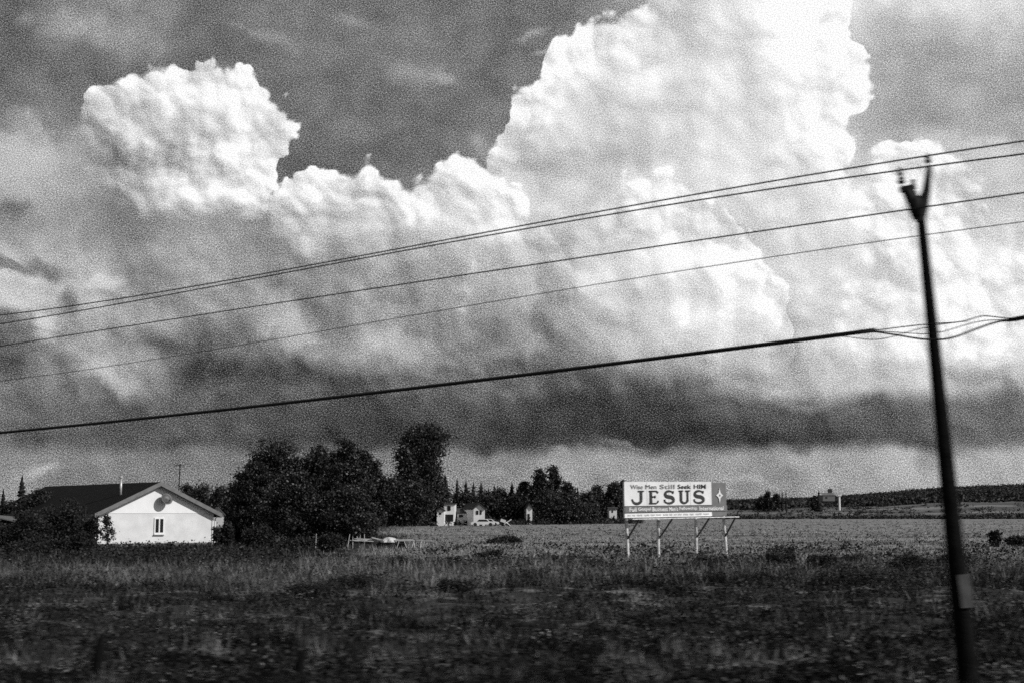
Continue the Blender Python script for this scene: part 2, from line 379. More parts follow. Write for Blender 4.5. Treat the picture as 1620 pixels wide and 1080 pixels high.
def hill_tone(h):
    geo = h.n('ShaderNodeNewGeometry'); P3 = X(h, geo.outputs['Position'])
    sep = h.n('ShaderNodeSeparateXYZ'); h.put(sep.inputs[0], P3); x, y = X(h, sep.outputs[0]), X(h, sep.outputs[1])
    a = h.noise(h.xyz(x / 90.0, y / 60.0), 1.0, 5, 0.65) - 0.5
    lo = h.step(a, -0.02, 0.14, 0.035, 0.16)
    return h.mix(h.step(y + a * 200.0, 820.0, 980.0), lo, 0.018)
M['hill'] = mat('hill_cover', 0.05, 0.95, fn=hill_tone, bump=0.8, bscale=0.6)

# ================================================================ ground and hills
def hfield(x, y):
    """gentle unevenness of the near ground"""
    a = np.sin(x * .21 + 1.3 * np.sin(y * .13)) * .06 + np.sin(y * .31 + .4 * x) * .04 + np.sin(x * .9 + y * .7) * .02 + np.sin(x * .43 - y * .57 + 2) * .03
    a = a + (np.sin(x * 1.7 + 2.2 * np.sin(y * .9)) * np.sin(y * 1.3 + 1.1 * np.sin(x * .8))) * .10 * np.clip((75 - y) / 15, 0, 1)
    return a * np.clip((140 - y) / 80, 0, 1) * np.clip((y + 20) / 30, 0, 1) - 0.02
def grid(name, xs_, ys_, zf, m):
    xx, yy = np.meshgrid(xs_, ys_); zz = zf(xx, yy)
    V = np.stack([xx, yy, zz], -1).reshape(-1, 3); nx, ny = len(xs_), len(ys_)
    i = np.arange(nx - 1)[None, :] + np.arange(ny - 1)[:, None] * nx
    Fc = np.stack([i, i + 1, i + 1 + nx, i + nx], -1).reshape(-1, 4)
    return np_mesh(name, V, Fc, m)
xs_g = np.concatenate([-np.geomspace(9000, 62, 40), np.arange(-60, 60.1, 0.3), np.geomspace(62, 9000, 40)])
ys_g = np.concatenate([-np.geomspace(3000, 20, 20), np.arange(-16, 14, 1.0), np.arange(14, 76, 0.25), np.arange(76, 120, 0.5), np.geomspace(122, 9000, 60)])
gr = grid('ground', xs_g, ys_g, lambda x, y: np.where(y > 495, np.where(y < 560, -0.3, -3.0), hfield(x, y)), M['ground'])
tag(gr, 'open rough ground running from the roadside to the hills', kind='structure')
SKY_X = [-3000, 0, 800, 1000, 1160, 1230, 1300, 1400, 1480, 1550, 1620, 1800, 2600]
SKY_Y = [801, 800, 800, 800, 791, 789, 787, 779, 772, 769, 766, 763, 775]
def hill_z(x, y):
    p = 810 + x / y * F
    top = np.interp(p, SKY_X, SKY_Y)
    f = np.interp(y, [480, 500, 700, 900, 1400, 2200], [0, 0, .35, .55, .72, 1.0])
    row = 821 + (top - 821) * f + 1.2 * np.sin(p * .031 + y * .01) * (f > 0) * (f < .9)
    z = CAMZ + (HZ - row) / F * y
    z = np.where(y > 2200, z - (y - 2200) * .05, z)
    return np.where(y <= 500, -0.12 - (500 - y) * .02, z)
hl = grid('hills', np.linspace(-1600, 2400, 170), np.concatenate([np.linspace(488, 1000, 60), np.linspace(1020, 2700, 60)]), hill_z, M['hill'])
tag(hl, 'low wooded hill rising towards the right of the horizon', kind='structure')

# ================================================================ leaf, tree and bush builders
def leaves(centres, spread, n_each, size, rs, squash=0.75, up=0.35):
    c = np.repeat(centres, n_each, 0); n = len(c)
    p = c + rs.normal(0, 1, (n, 3)) * np.repeat(spread, n_each)[:, None] * np.array([1, 1, squash])
    nr = rs.normal(0, 1, (n, 3)); nr[:, 2] += up; nr /= np.linalg.norm(nr, axis=1)[:, None]
    a = np.cross(nr, rs.normal(0, 1, (n, 3))); a /= np.linalg.norm(a, axis=1)[:, None]; b = np.cross(nr, a)
    s = size * rs.uniform(.55, 1.35, n)[:, None]
    V = np.stack([p - a * s * .5, p + b * s * .32, p + a * s * .5, p - b * s * .32], 1).reshape(-1, 3)
    Fc = np.arange(n * 4).reshape(-1, 4)
    return V, Fc
def crown_pts(lobes, n, rs, shell=2.4):
    w = np.array([l[3] * l[4] * l[5] for l in lobes]) ** .75; k = rs.choice(len(lobes), n, p=w / w.sum())
    L = np.array(lobes)[k]; d = rs.normal(0, 1, (n, 3)); d /= np.linalg.norm(d, axis=1)[:, None]
    r = rs.uniform(0, 1, n) ** (1 / shell) * rs.uniform(.9, 1.18, n)
    return L[:, :3] + d * r[:, None] * L[:, 3:6]
def leafy(name, px_, y, top, width, label, cat, group=None, seed=0, base=None, nl=9, nc=170, per=42, leaf=0.22, shape='round', m='leaf', clump=0.13, low=0.15, limbs=True):
    """a broadleaf tree seen at photo column px_, its top at photo row top, width in photo pixels"""
    rs = np.random.default_rng(seed + 100); bz = float(hfield(np.array(gx(px_, y)), np.array(float(y)))) if base is None else base
    H = at(px_, top, y).z - bz; Wd = width / F * y; cx = gx(px_, y)
    lobes = []
    for i in range(nl):
        t = (i + .5) / nl; ang = i * 2.4 + seed
        if shape == 'round': rad = .5 * math.sin(math.pi * min(1, .22 + t * .68)) ; s = .27
        elif shape == 'column': rad = .30 * (1 - .35 * t) + .06 * math.sin(i * 1.7); s = .26
        else: rad = .42 * (1 - t * .75); s = .30
        o = max(0, rad - s * .62) * Wd * (1 if shape != 'column' else .9)
        zc = H * (low + (1 - low) * (.12 + .76 * t))
        sx = s * Wd * rs.uniform(.6, 1.15); sz = min(H * .22, max(sx * .8, H * (1 - low) / nl * 1.3))
        lobes.append((o * math.cos(ang), o * math.sin(ang) * .8, min(zc, H - sz * .95), sx, sx, sz))
    lobes.append((rs.uniform(-.08, .08) * Wd, 0, H - .13 * H, .17 * Wd, .17 * Wd, .13 * H))
    root = thing(name, (cx, y, bz), label, cat, group)
    c = crown_pts(lobes, nc, rs)
    V, Fc = leaves(c, rs.uniform(.6, 1.3, nc) * clump * Wd, per, leaf, rs)
    V[:, 2] = np.maximum(V[:, 2], .05)
    V += np.array([cx, y, bz]); np_mesh('crown', V, Fc, M[m], root)
    tr = MB(); r0 = max(.05, H * .016)
    tr.tube([(cx, y, bz - .2), (cx + .01 * H, y, bz + .3 * H), (cx - .01 * H, y, bz + .6 * H), (cx, y, bz + .85 * H)], [r0 * 1.4, r0, r0 * .6, r0 * .2], 7)
    if limbs:
        for l in lobes[1:nl:2]:
            tr.tube([(cx, y, bz + l[2] * .45), (cx + l[0] * .6, y + l[1] * .6, bz + l[2] * .75), (cx + l[0] * 1.2, y + l[1] * 1.2, bz + l[2])], [r0 * .6, r0 * .4, r0 * .12], 5)
    tr.build('trunk', M['bark'], root)
    return root
def conifer(px_, y, top, width, label, group=None, seed=0, name='conifer_tree', base=0.0, tiers=None, dense=1.0):
    rs = np.random.default_rng(seed + 500); H = at(px_, top, y).z - base; Wd = width / F * y; cx = gx(px_, y)
    root = thing(name, (cx, y, base), label, 'tree', group)
    n = tiers or 16; V = []; Fc = []
    for i in range(n):
        t = i / (n - 1); z = H * (.06 + .92 * t); r = Wd * .62 * (1 - t) ** .7 * rs.uniform(.75, 1.2) + Wd * .03
        for k in range(int(13 * dense)):
            a = rs.uniform(0, 6.283); rr = r * rs.uniform(.6, 1.15); w = (.32 * rr + .05 * Wd) * rs.uniform(.7, 1.3); dz = H / n
            d = np.array([math.cos(a), math.sin(a), 0]); s_ = np.array([-d[1], d[0], 0]); b = len(V)
            c0 = np.array([0, 0, z + dz * rs.uniform(.2, .9)]); tip = d * rr + np.array([0, 0, z - dz * rs.uniform(.1, .7)])
            V += [c0, tip * np.array([.55, .55, 1]) + s_ * w - [0, 0, dz * .1], tip, tip * np.array([.55, .55, 1]) - s_ * w - [0, 0, dz * .25]]; Fc.append((b, b + 1, b + 2, b + 3))
    V = np.array(V) + np.array([cx, y, base]); np_mesh('crown', V, np.array(Fc), M['needle'], root)
    MB().tube([(cx, y, base - .2), (cx, y, base + H * .5), (cx, y, base + H * .99)], [H * .014, H * .009, H * .002], 6).build('trunk', M['bark'], root)
    return root
def bush(px_, row, width, height, label, seed=0, leaf=.07, n=60, per=30, m='bush', group=None, name='bush'):
    """row: photo row of its foot on the ground; width and height in photo pixels"""
    y = CAMZ * F / (row - HZ); rs = np.random.default_rng(seed + 900); cx = gx(px_, y)
    bz = float(hfield(np.array(cx), np.array(y))); Wd = width / F * y; H = height / F * y
    lb = [(rs.uniform(-.33, .33) * Wd, rs.uniform(-.25, .25) * Wd, H * rs.uniform(.25, .6), Wd * rs.uniform(.16, .26), Wd * rs.uniform(.16, .26), H * rs.uniform(.28, .42)) for _ in range(7)]
    c = crown_pts(lb, n, rs); c[:, 2] = np.clip(c[:, 2], .03, None)
    V, Fc = leaves(c, rs.uniform(.5, 1.2, n) * Wd * .07, per, leaf * max(1, y / 50), rs)
    root = thing(name, (cx, y, bz), label, 'bush', group)
    V[:, 2] = np.maximum(V[:, 2], .0); V += np.array([cx, y, bz]); np_mesh('foliage', V, Fc, M[m], root)
    st = MB()
    for k in range(6):
        a = rs.uniform(0, 6.28); st.tube([(cx, y, bz - .05), (cx + math.cos(a) * Wd * .12, y + math.sin(a) * Wd * .12, bz + H * .45), (cx + math.cos(a) * Wd * .3, y + math.sin(a) * Wd * .3, bz + H * .85)], [.02, .014, .005], 5)
    st.build('stem', M['bark'], root)
    return root

# ================================================================ the white house
a = math.radians(37); gv = Vector((math.cos(a), math.sin(a), 0)); av = Vector((-math.sin(a), math.cos(a), 0)); uz = Vector((0, 0, 1))
R37 = Matrix((gv, av, uz)).transposed()
HW, HL, HE, HR, OV = 8.9, 24.0, 2.45, 4.55, 0.55
o0 = at(155, 864, 104); o0.z = 0.0
house = thing('house', o0 + gv * HW / 2, 'white gabled bungalow with a long dark shingle roof behind the weeds', 'house')
def hp(u, v, z): return o0 + gv * u + av * v + uz * z
mb = MB(); mb.box(hp(HW / 2, HL / 2, HE / 2 - .1), (HW, HL, HE + .2), R37); mb.build('wall', M['wall'], house)
sl = (HR - HE) / (HW / 2)
mb = MB(); mb.prism([hp(-.02, -.03, HE), hp(HW + .02, -.03, HE), hp(HW / 2, -.03, HR + .005)], av, HL + .06); mb.build('gable', M['gable'], house)
roof = MB(); ov = .52; th = .12
for sgn in (0, 1):
    e = -ov if sgn == 0 else HW + ov; ez = HE - sl * ov
    p = [hp(e, -OV, ez + .10), hp(HW / 2, -OV, HR + .10), hp(HW / 2, HL + OV, HR + .10), hp(e, HL + OV, ez + .10)]
    if sgn: p = p[::-1]
    roof.prism(p, uz, th)
ro = roof.build('roof', M['shingle'], house)
fa = MB()
for sgn in (0, 1):
    e = -ov - .02 if sgn == 0 else HW + ov + .02; ez = HE - sl * ov
    fa.prism([hp(e, -OV - .04, ez - .08), hp(HW / 2, -OV - .04, HR - .08), hp(HW / 2, -OV - .04, HR + .235), hp(e, -OV - .04, ez + .235)], av, .035)
    fa.box(hp(e, HL / 2, ez + .06), (.03, HL + 2 * OV, .26), R37)
fa.build('fascia', M['soffit'], house)
so_ = MB()
for sgn in (0, 1):
    e = -ov if sgn == 0 else HW + ov; ez = HE - sl * ov
    so_.quad(hp(e, -OV, ez + .085), hp(HW / 2, -OV, HR + .085), hp(HW / 2, -.035, HR + .085), hp(e, -.035, ez + .085))
so_.build('soffit', M['soffit'], house)
def window(u, w, z0, z1):
    f = MB(); t = .09
    for (uu, zz, ww, hh) in ((u - w / 2, (z0 + z1) / 2, t, z1 - z0 + t), (u + w / 2, (z0 + z1) / 2, t, z1 - z0 + t), (u, z0, w - t, t), (u, z1, w - t, t), (u, (z0 + z1) / 2, t, z1 - z0 - t)):
        f.box(hp(uu, -.04, zz), (ww, .08, hh), R37)
    fo = f.build('window', M['trim'], house)
    for k, q in enumerate((-w / 4, w / 4)):
        MB().box(hp(u + q, -.012, (z0 + z1) / 2), (w / 2 - t, .02, z1 - z0 - t), R37).build('pane', M['glass'], fo)
    MB().box(hp(u, -.10, z0 - .09), (w + .16, .20, .06), R37).build('sill', M['trim'], fo)
window(4.62, .70, .98, 2.08)
# dish on the gable
dn = Vector((.25, -1, .55)).normalized(); dn = (gv * .10 + av * -1 + uz * .42).normalized()
RD = dn.to_track_quat('Z', 'Y').to_matrix()
db = MB(); c0 = hp(4.90, -.62, 3.52)
prof = [(.0, -.10), (.2, -.09), (.36, -.03), (.46, .03), (.455, .05), (.35, -.0), (.19, -.06), (.0, -.07)]
db.lathe(c0, prof, RD, 24); dr = db.build('satellite_dish', M['dish'], house, True)
MB().tube([hp(4.78, 0, 3.3), hp(4.8, -.4, 3.3), c0 - dn * .09], .03, 8).build('bracket', M['iron'], dr)
MB().tube([c0 - uz * .42, c0 + dn * .42 - uz * .3], .018, 6).tube([c0 + dn * .40 - uz * .30, c0 + dn * .50 - uz * .26], .05, 8).build('receiver_arm', M['dish'], dr)
# vent pipe on the left slope
vp = hp(2.45, 2.2, HE + sl * 2.45)
ch = MB().tube([vp, vp + uz * 1.42], .09, 12).build('chimney', M['galv'], house, True)
MB().lathe(vp + uz * 1.42, [(.08, 0), (.08, .05), (.17, .06), (.17, .13), (.06, .22)], None, 14).build('cap', M['galv'], ch)
# corner boards and downpipes
for u, w in ((-.03, .10), (HW + .03, .10)):
    MB().box(hp(u, -.02, HE / 2), (w, .12, HE - .02), R37).build('corner_board', M['trim'], house)
for u, s1 in ((-.26, 1), (HW + .20, -1)):
    MB().tube([hp(u - s1 * .2, -.10, HE - .22), hp(u, -.08, HE - .42), hp(u, -.08, .1)], .055, 8).build('downpipe', M['trim'], house)
MB().box(hp(HW / 2, -.05, .13), (HW + .1, .08, .26), R37).build('plinth', M['soffit'], house)

# small white outbuilding right of the eave, and the television mast behind
sh = at(346, 826, 113)
shed = thing('shed', (sh.x, sh.y, 0), 'small white gabled shed peeping out right of the bungalow eave', 'shed')
q = MB(); q.prism([(sh.x - .42, sh.y, 0), (sh.x + .40, sh.y, 0), (sh.x + .40, sh.y, 2.35), (sh.x - .05, sh.y, 2.82), (sh.x - .42, sh.y, 2.35)], Vector((-.3, 1, 0)), 1.6); q.build('wall', M['farwall'], shed)
q = MB(); q.prism([(sh.x - .55, sh.y - .1, 2.25), (sh.x - .05, sh.y - .1, 2.86), (sh.x - .05, sh.y - .1, 2.94), (sh.x - .55, sh.y - .1, 2.33)], Vector((-.3, 1, 0)), 1.8)
q.prism([(sh.x - .045, sh.y - .1, 2.86), (sh.x + .55, sh.y - .1, 2.25), (sh.x + .55, sh.y - .1, 2.33), (sh.x - .045, sh.y - .1, 2.94)], Vector((-.3, 1, 0)), 1.8); q.build('roof', M['soffit'], shed)
mt = at(285, 733, 150)
mast = thing('antenna_mast', (mt.x, mt.y, 0), 'thin antenna mast with a crosspiece behind the bungalow roof', 'antenna')
MB().tube([(mt.x - .15, mt.y, -.1), (mt.x, mt.y, mt.z)], .055, 7).build('pole', M['iron'], mast)
q = MB(); q.tube([(mt.x - .6, mt.y, mt.z - .12), (mt.x + .45, mt.y, mt.z - .2)], .04, 6)
for k in range(4): q.tube([(mt.x - .5 + k * .28, mt.y - .3, mt.z - .14 - k * .02), (mt.x - .5 + k * .28, mt.y + .3, mt.z - .14 - k * .02)], .02, 5)
q.build('antenna', M['iron'], mast)
# the low pale roof at the far left edge
lr = at(0, 830, 112)
cab = thing('cabin', (lr.x - 2, lr.y, 0), 'low cabin with a pale curved roof at the left edge beyond the bushes', 'cabin')
q = MB(); q.box((lr.x - 2.2, lr.y + 2, .75), (5.4, 4, 1.5)); q.build('wall', M['darkwood'], cab)
q = MB()
arc = [(lr.x - 5.2 + 7.6 * t, 1.52 + .75 * math.sin(math.pi * (.12 + .88 * t)) ) for t in [i / 14 for i in range(15)]]
q.prism([(x_, lr.y - .2, z_ + .02) for x_, z_ in arc] + [(x_, lr.y - .2, z_ - .07) for x_, z_ in arc[::-1]], Vector((0, 1, 0)), 4.4); q.build('roof', M['soffit'], cab)

# ================================================================ billboard
bl = at(988.5, 818.5, 77.0); br = at(1150.5, 815.0, 81.8)
bu = (br - bl); BW = bu.length; bu.normalize(); bn = bu.cross(uz).normalized(); bn = bn if bn.y < 0 else -bn
tl = at(988.5, 761.5, 77.0); BH = (tl - bl).z
bv = bn.cross(bu); bv = bv if bv.z > 0 else -bv
RB = Matrix((bu, -bn, bv)).transposed()
def bp(u, v, d=0.0): return bl + bu * (u * BW) + bv * (v * BH) + bn * d      # u, v in 0..1 of the face, d metres in front
bill = thing('billboard', (bl + bu * BW / 2).xy.to_3d(), 'roadside billboard reading JESUS on four white posts in the field', 'billboard')
MB().box(bp(.422, .5, -.06), (BW * .844, .12, BH), RB).build('panel', M['board'], bill)
for u_ in (.211, .4205, .6325): MB().box(bp(u_, .66, .003), (.025, .012, BH * .66), RB).build('seam', M['seam'], bill)
MB().box(bp(.9235, .485, -.085), (BW * .151, .10, BH * .97), RB).build('side_panel', M['band'], bill)
MB().box(bp(.50, .2265, .012), (BW * .996, .024, BH * .165), RB).build('stripe', M['band'], bill)
q = MB()
for v in (.318, .138): q.box(bp(.424, v, .016), (BW * .846, .03, BH * .018), RB)
q.build('stripe_border', M['black'], bill)
def text(body, u0, u1, v0, v1, m, name, d=.03, bold=.012, spacing=1.0):
    cu = bpy.data.curves.new(name, 'FONT'); cu.body = body; cu.size = 1; cu.offset = bold; cu.space_character = spacing; cu.extrude = .01; cu.resolution_u = 3
    to = bpy.data.objects.new(name, cu); COL.objects.link(to); bpy.context.view_layer.update()
    me = bpy.data.meshes.new_from_object(to.evaluated_get(bpy.context.evaluated_depsgraph_get()))
    bpy.data.objects.remove(to); me.name = name
    xs1 = [v.co.x for v in me.vertices]; ys1 = [v.co.y for v in me.vertices]; x0, x1, y0, y1 = min(xs1), max(xs1), min(ys1), max(ys1)
    for v in me.vertices:
        p = bp(u0 + (v.co.x - x0) / (x1 - x0) * (u1 - u0), v0 + (v.co.y - y0) / (y1 - y0) * (v1 - v0), d + v.co.z * .5); v.co = p
    me.materials.clear(); me.materials.append(m)
    o = bpy.data.objects.new(name, me); COL.objects.link(o); o.parent = bill; o.matrix_parent_inverse = bill.matrix_basis.inverted()
    return o
text('Wise', .055, .170, .80, .92, M['faded'], 'word', bold=.0)
text('Men', .195, .300, .80, .92, M['faded'], 'word', bold=.0)
text('Still', .330, .475, .80, .925, M['faded'], 'word', bold=.008)
text('Seek', .505, .635, .80, .925, M['black'], 'word', bold=.008)
text('HIM', .665, .785, .80, .925, M['black'], 'word', bold=.008)
for wd, ua, ub in (('Full', .040, .105), ('Gospel', .120, .240), ('Business', .255, .400), ("Men's", .415, .500), ('Fellowship', .515, .690), ('International', .715, .960)):
    text(wd, ua, ub, .170, .285, M['lettering'], 'word', .035, bold=.012)
q = MB(); rs0 = np.random.default_rng(3); u = .03
while u < .80:
    w = rs0.uniform(.02, .06); k = u
    while k < u + w: q.box(bp(k, .062 + rs0.uniform(-.006, .006), .008), (BW * .007, .012, BH * rs0.uniform(.03, .055)), RB); k += .0105
    q.build('faint_word', M['faint'], bill); q = MB(); u += w + .018
# JESUS: drawn letters, thick uprights, thin serifs
jz = MB()
def stroke(pts, wids, L):
    """ribbon through letter-space points (0..1 wide, 0..1 high) with half-widths in metres"""
    u0, u1, v0, v1 = L; P_ = [bp(u0 + (u1 - u0) * x_, v0 + (v1 - v0) * y_, .02) for x_, y_ in pts]
    lft, rgt = [], []
    for k, p in enumerate(P_):
        d = (P_[min(k + 1, len(P_) - 1)] - P_[max(k - 1, 0)]).normalized(); n = bn.cross(d).normalized(); w = wids[k] if hasattr(wids, '__len__') else wids
        lft.append(p + n * w); rgt.append(p - n * w)
    for k in range(len(P_) - 1): jz.prism([lft[k], rgt[k], rgt[k + 1], lft[k + 1]], bn, .03)
def arcp(cx, cy, rx, ry, a0, a1, n=12): return [(cx + rx * math.cos(math.radians(a0 + (a1 - a0) * i / n)), cy + ry * math.sin(math.radians(a0 + (a1 - a0) * i / n))) for i in range(n + 1)]
TK, TN = .085, .035
V0, V1 = .385, .745
def done():
    global jz
    jz.build('big_letter', M['black'], bill); jz = MB()
L = (.070, .175, V0, V1)      # J
stroke([(.78, .98), (.78, .30)], TK, L); pj = arcp(.40, .30, .38, .28, 0, -180, 14); stroke(pj, [TK - (TK - TN) * abs(i / 14 - .1) for i in range(15)], L)
stroke([(.52, .98), (1.02, .98)], TN, L); stroke([(.02, .30), (-.06, .36)], [.05, .02], L)
done(); L = (.225, .315, V0, V1)      # E
stroke([(.22, 0.02), (.22, .98)], TK, L); stroke([(.02, .98), (.80, .98), (.98, .84)], [TN, TN, .05], L); stroke([(.02, .02), (.80, .02), (1.0, .20)], [TN, TN, .05], L)
stroke([(.22, .54), (.66, .54)], TN, L); stroke([(.66, .44), (.66, .64)], TN, L)
def ess(L):
    p = arcp(.52, .74, .42, .24, 35, 180, 12) + arcp(.52, .74, .42, .22, 190, 262, 5) + arcp(.48, .27, .46, .25, 82, 0, 7) + arcp(.48, .26, .46, .24, -10, -155, 12)
    n = len(p); w = [TN + .5 * TN * 0 + (TK * 1.08 - TN) * max(0, math.sin(math.pi * min(1, max(0, (i / (n - 1) - .08) / .84)))) ** .8 for i in range(n)]
    stroke(p, w, L); stroke([(.92, .98), (.88, .78)], [TN, .055], L); stroke([(.04, .32), (.04, .12)], [.055, TN], L)
done(); ess((.372, .468, V0, V1)); done(); ess((.662, .765, V0, V1)); done()
L = (.520, .615, V0, V1)      # U
stroke([(.16, .98), (.16, .28)], TK, L); stroke(arcp(.5, .28, .34, .26, 180, 360, 14), [TK - (TK - TN) * .7 * math.sin(math.pi * i / 14) for i in range(15)], L); stroke([(.84, .28), (.84, .98)], TN * 1.7, L)
stroke([(-.06, .98), (.38, .98)], TN, L); stroke([(.62, .98), (1.08, .98)], TN, L)
done()
em = MB()
def star(w, h, d, ww):
    pts = []
    for i in range(16):
        t = math.radians(i * 22.5); r = 1 if i % 4 == 0 else (.60 if i % 2 == 0 else .66)
        pts.append(bp(.925 + ww * w * r * math.cos(t), .60 + h * r * math.sin(t) * (1 if i % 8 == 4 or i % 4 == 0 else .55), d))
    em.prism(pts, bn, .02)
star(.036, .235, .0, 1.0)
em.build('emblem', M['board'], bill)
MB().prism([bp(.925 + .008 * math.cos(t), .60 + .035 * math.sin(t), .021) for t in [k * math.pi / 4 for k in range(8)]], bn, .01).build('emblem_centre', M['band'], bill)
# catwalk, standing out towards the viewer and past the right end
cw = MB(); cw.box(bp(.50, -.035, .34), (BW * 1.0, .58, .05), RB)
cw.box(bp(1.02, -.035, .34), (BW * .04, .58, .07), RB)
cw.build('catwalk', M['post'], bill)
for u, prow, pxx in ((.022, 886.5, 994), (.335, 888, 1042), (.70, 883, 1102), (.965, 882.5, 1150)):
    topp = bp(u, .0, -.17); y = topp.y; bxx = at(pxx, prow, y); bot = Vector((bxx.x, y + .02, -.05))
    MB().tube([bot, topp + bv * BH * .9 + Vector((0, 0.02, 0))], .085, 8).build('post', M['post'], bill)
    k = topp * .52 + bot * .48; k = k + bn * .09
    e = bp(u, -.05, .66) + bu * .25
    MB().tube([k, e], .05, 6).build('strut', M['strut'], bill)

# ================================================================ utility pole and wires
def polept(px_, py_, d=0.0): return at(px_, py_, 18.5 + d)
pole = thing('utility_pole', (polept(1532, 1085).x + .02, 18.5, -.05), 'dark leaning utility pole standing close by at the right edge', 'utility pole')
p0, p1 = polept(1454, 318), polept(1534, 1092); p1 = p1 + (p1 - p0).normalized() * .75
n = 14; MB().tube([p1.lerp(p0, i / n) for i in range(n + 1)], [.150 - .090 * i / n for i in range(n + 1)], 16).build('post', M['creosote'], pole, True)
# ridge-pin bracket, arms and insulators
hd = MB(); hd.tube([polept(1455, 352), polept(1460, 325), polept(1466, 300), polept(1470, 264)], [.07, .08, .06, .035], 8); hd.build('ridge_bracket', M['iron'], pole)
def insul(pt_, s=1.0):
    MB().tube([pt_ - uz * .07 * s, pt_ + uz * .12 * s], .012, 6).lathe(pt_, [(.02, -.02), (.045 * s, -.01), (.05 * s, .02), (.025 * s, .035), (.04 * s, .045), (.04 * s, .065), (.02 * s, .075), (.028 * s, .085), (.0, .10)], None, 14).build('insulator', M['porcelain'], pole, True)
insul(polept(1468, 256)); insul(polept(1426, 289), 1.15); insul(polept(1424, 276), .8)
ar = MB(); ar.tube([polept(1450, 335), polept(1440, 312), polept(1431, 296)], [.085, .08, .06], 8); ar.box(polept(1436, 298.5), (.20, .10, .07), Matrix.Rotation(-.18, 3, 'Y')); ar.box(polept(1444, 294), (.045, .05, .16), Matrix.Rotation(.06, 3, 'Y'))
ar.tube([polept(1426, 296), polept(1425, 272)], .012, 6); ar.build('side_bracket', M['iron'], pole)
tf = MB(); tf.lathe(polept(1451, 341), [(.05, -.03), (.085, 0), (.09, .10), (.09, .20), (.07, .24), (.04, .27), (.03, .33)], Matrix.Rotation(-.08, 3, 'Y'), 16); tf.build('transformer', M['iron'], pole, True)
ct = MB(); ct.box(polept(1462, 334), (.05, .07, .20), Matrix.Rotation(.12, 3, 'Y')); ct.box(polept(1444, 338), (.05, .06, .16), Matrix.Rotation(-.35, 3, 'Y')); ct.box(polept(1457, 357), (.05, .05, .05)); ct.tube([polept(1441, 322), polept(1433, 305)], .03, 6); ct.build('cutout', M['iron'], pole)
pl = MB(); pl.box(polept(1528, 934, -.15), (.15, .02, .42), Matrix.Rotation(-.10, 3, 'Y')); pl.build('marker_plate', M['plate'], pole)
LD = Vector((-19, 15.5, 0)).normalized(); P0 = Vector((gx(1468, 18.5), 18.5, 0)); LN = Vector((LD.y, -LD.x, 0))
def online(px_, py_, off=0.0):
    r = ray(px_, py_); o = Vector((0, 0, CAMZ)); c = P0 + LN * off
    t = (c - o).dot(LN) / r.dot(LN); return o + r * t
def catmull(pts, n=10):
    out = []
    for i in range(len(pts) - 1):
        a_, b_, c_, d_ = pts[max(i - 1, 0)], pts[i], pts[i + 1], pts[min(i + 2, len(pts) - 1)]
        for k in range(n):
            t = k / n; out.append(.5 * ((2 * b_) + (-a_ + c_) * t + (2 * a_ - 5 * b_ + 4 * c_ - d_) * t * t + (-a_ + 3 * b_ - 3 * c_ + d_) * t ** 3))
    return out + [pts[-1]]
def wire(pix, r, label, off=0.0, name='power_line', ext=True, mm='wire'):
    """fit a parabola (sag) to the seen points in the plane of the line, so that it is a smooth hanging wire"""
    P_ = [online(x_, y_, off) for x_, y_ in pix]; ss = np.array([(p - P0).dot(LD) for p in P_]); zz = np.array([p.z for p in P_])
    co = np.polyfit(ss, zz, 2 if len(pix) < 6 else 3); s0, s1 = ss.min(), ss.max()
    c = P0 + LN * off; out = []
    A, B = (s0, s1 + 16) if ext == 'far' else (s0 - 9, s1 + 16) if ext else (s0, s1)
    for k in range(61):
        s_ = A + (B - A) * k / 60
        sc = min(max(s_, s0), s1); z = np.polyval(co, sc) + np.polyval(np.polyder(co), sc) * (s_ - sc)
        out.append(c + LD * s_ + uz * float(z))
    o = MB().tube(out, r, 8).build(name, M[mm], None, True); return tag(o, label, 'cable', 'wires on the utility pole')
wire([(0, 499), (200, 470), (420, 432), (540, 411), (730, 375), (830, 359), (1000, 327), (1272, 273), (1468, 245), (1620, 227)], .0115, 'topmost black wire, carried by the tallest insulator of the pole')
wire([(0, 512), (200, 480), (420, 436), (540, 414), (730, 380), (860, 360), (1000, 336), (1290, 285), (1425, 268), (1620, 246)], .0115, 'second wire down, carried by the side insulator of the pole', .12)
wire([(0, 547), (540, 466), (1000, 394), (1430, 329), (1620, 309)], .0105, 'third wire down, crossing the pole below its head', -.10)
wire([(0, 602), (540, 518), (1040, 436), (1200, 410), (1445, 371), (1620, 353)], .0062, 'thinnest wire, fourth down, faint against the clouds', -.10)
wire([(0, 684), (540, 628), (1040, 564), (1330, 530), (1385, 523)], .030, 'thick black telephone cable, lowest of all, left of the pole', -.12, name='telephone_cable', ext='far')
left_end = online(0, 684, -.12); nxt = online(60, 678.5, -.12); dvec = (left_end - nxt).normalized()
thick2 = MB().tube([online(1592, 507, -.12), online(1605, 505, -.12), online(1622, 502, -.12), online(1622, 502, -.12) - LD * 9 + uz * .35], [.02, .028, .03, .03], 8).build('telephone_cable', M['wire'], None, True)
tag(thick2, 'thick black telephone cable leaving the picture right of the pole', 'cable', 'wires on the utility pole')
def strand(pix, r, label):
    o = MB().tube(catmull([online(x_, y_, -.12) for x_, y_ in pix]), r, 6).build('cable_strand', M['wire'], None, True); tag(o, label, 'cable', 'loose strands at the pole')
strand([(1380, 524), (1420, 530), (1450, 535), (1480, 537.5), (1510, 533), (1545, 520), (1575, 510), (1600, 505.5)], .013, 'heaviest loose strand hanging lowest where the cable passes the pole')
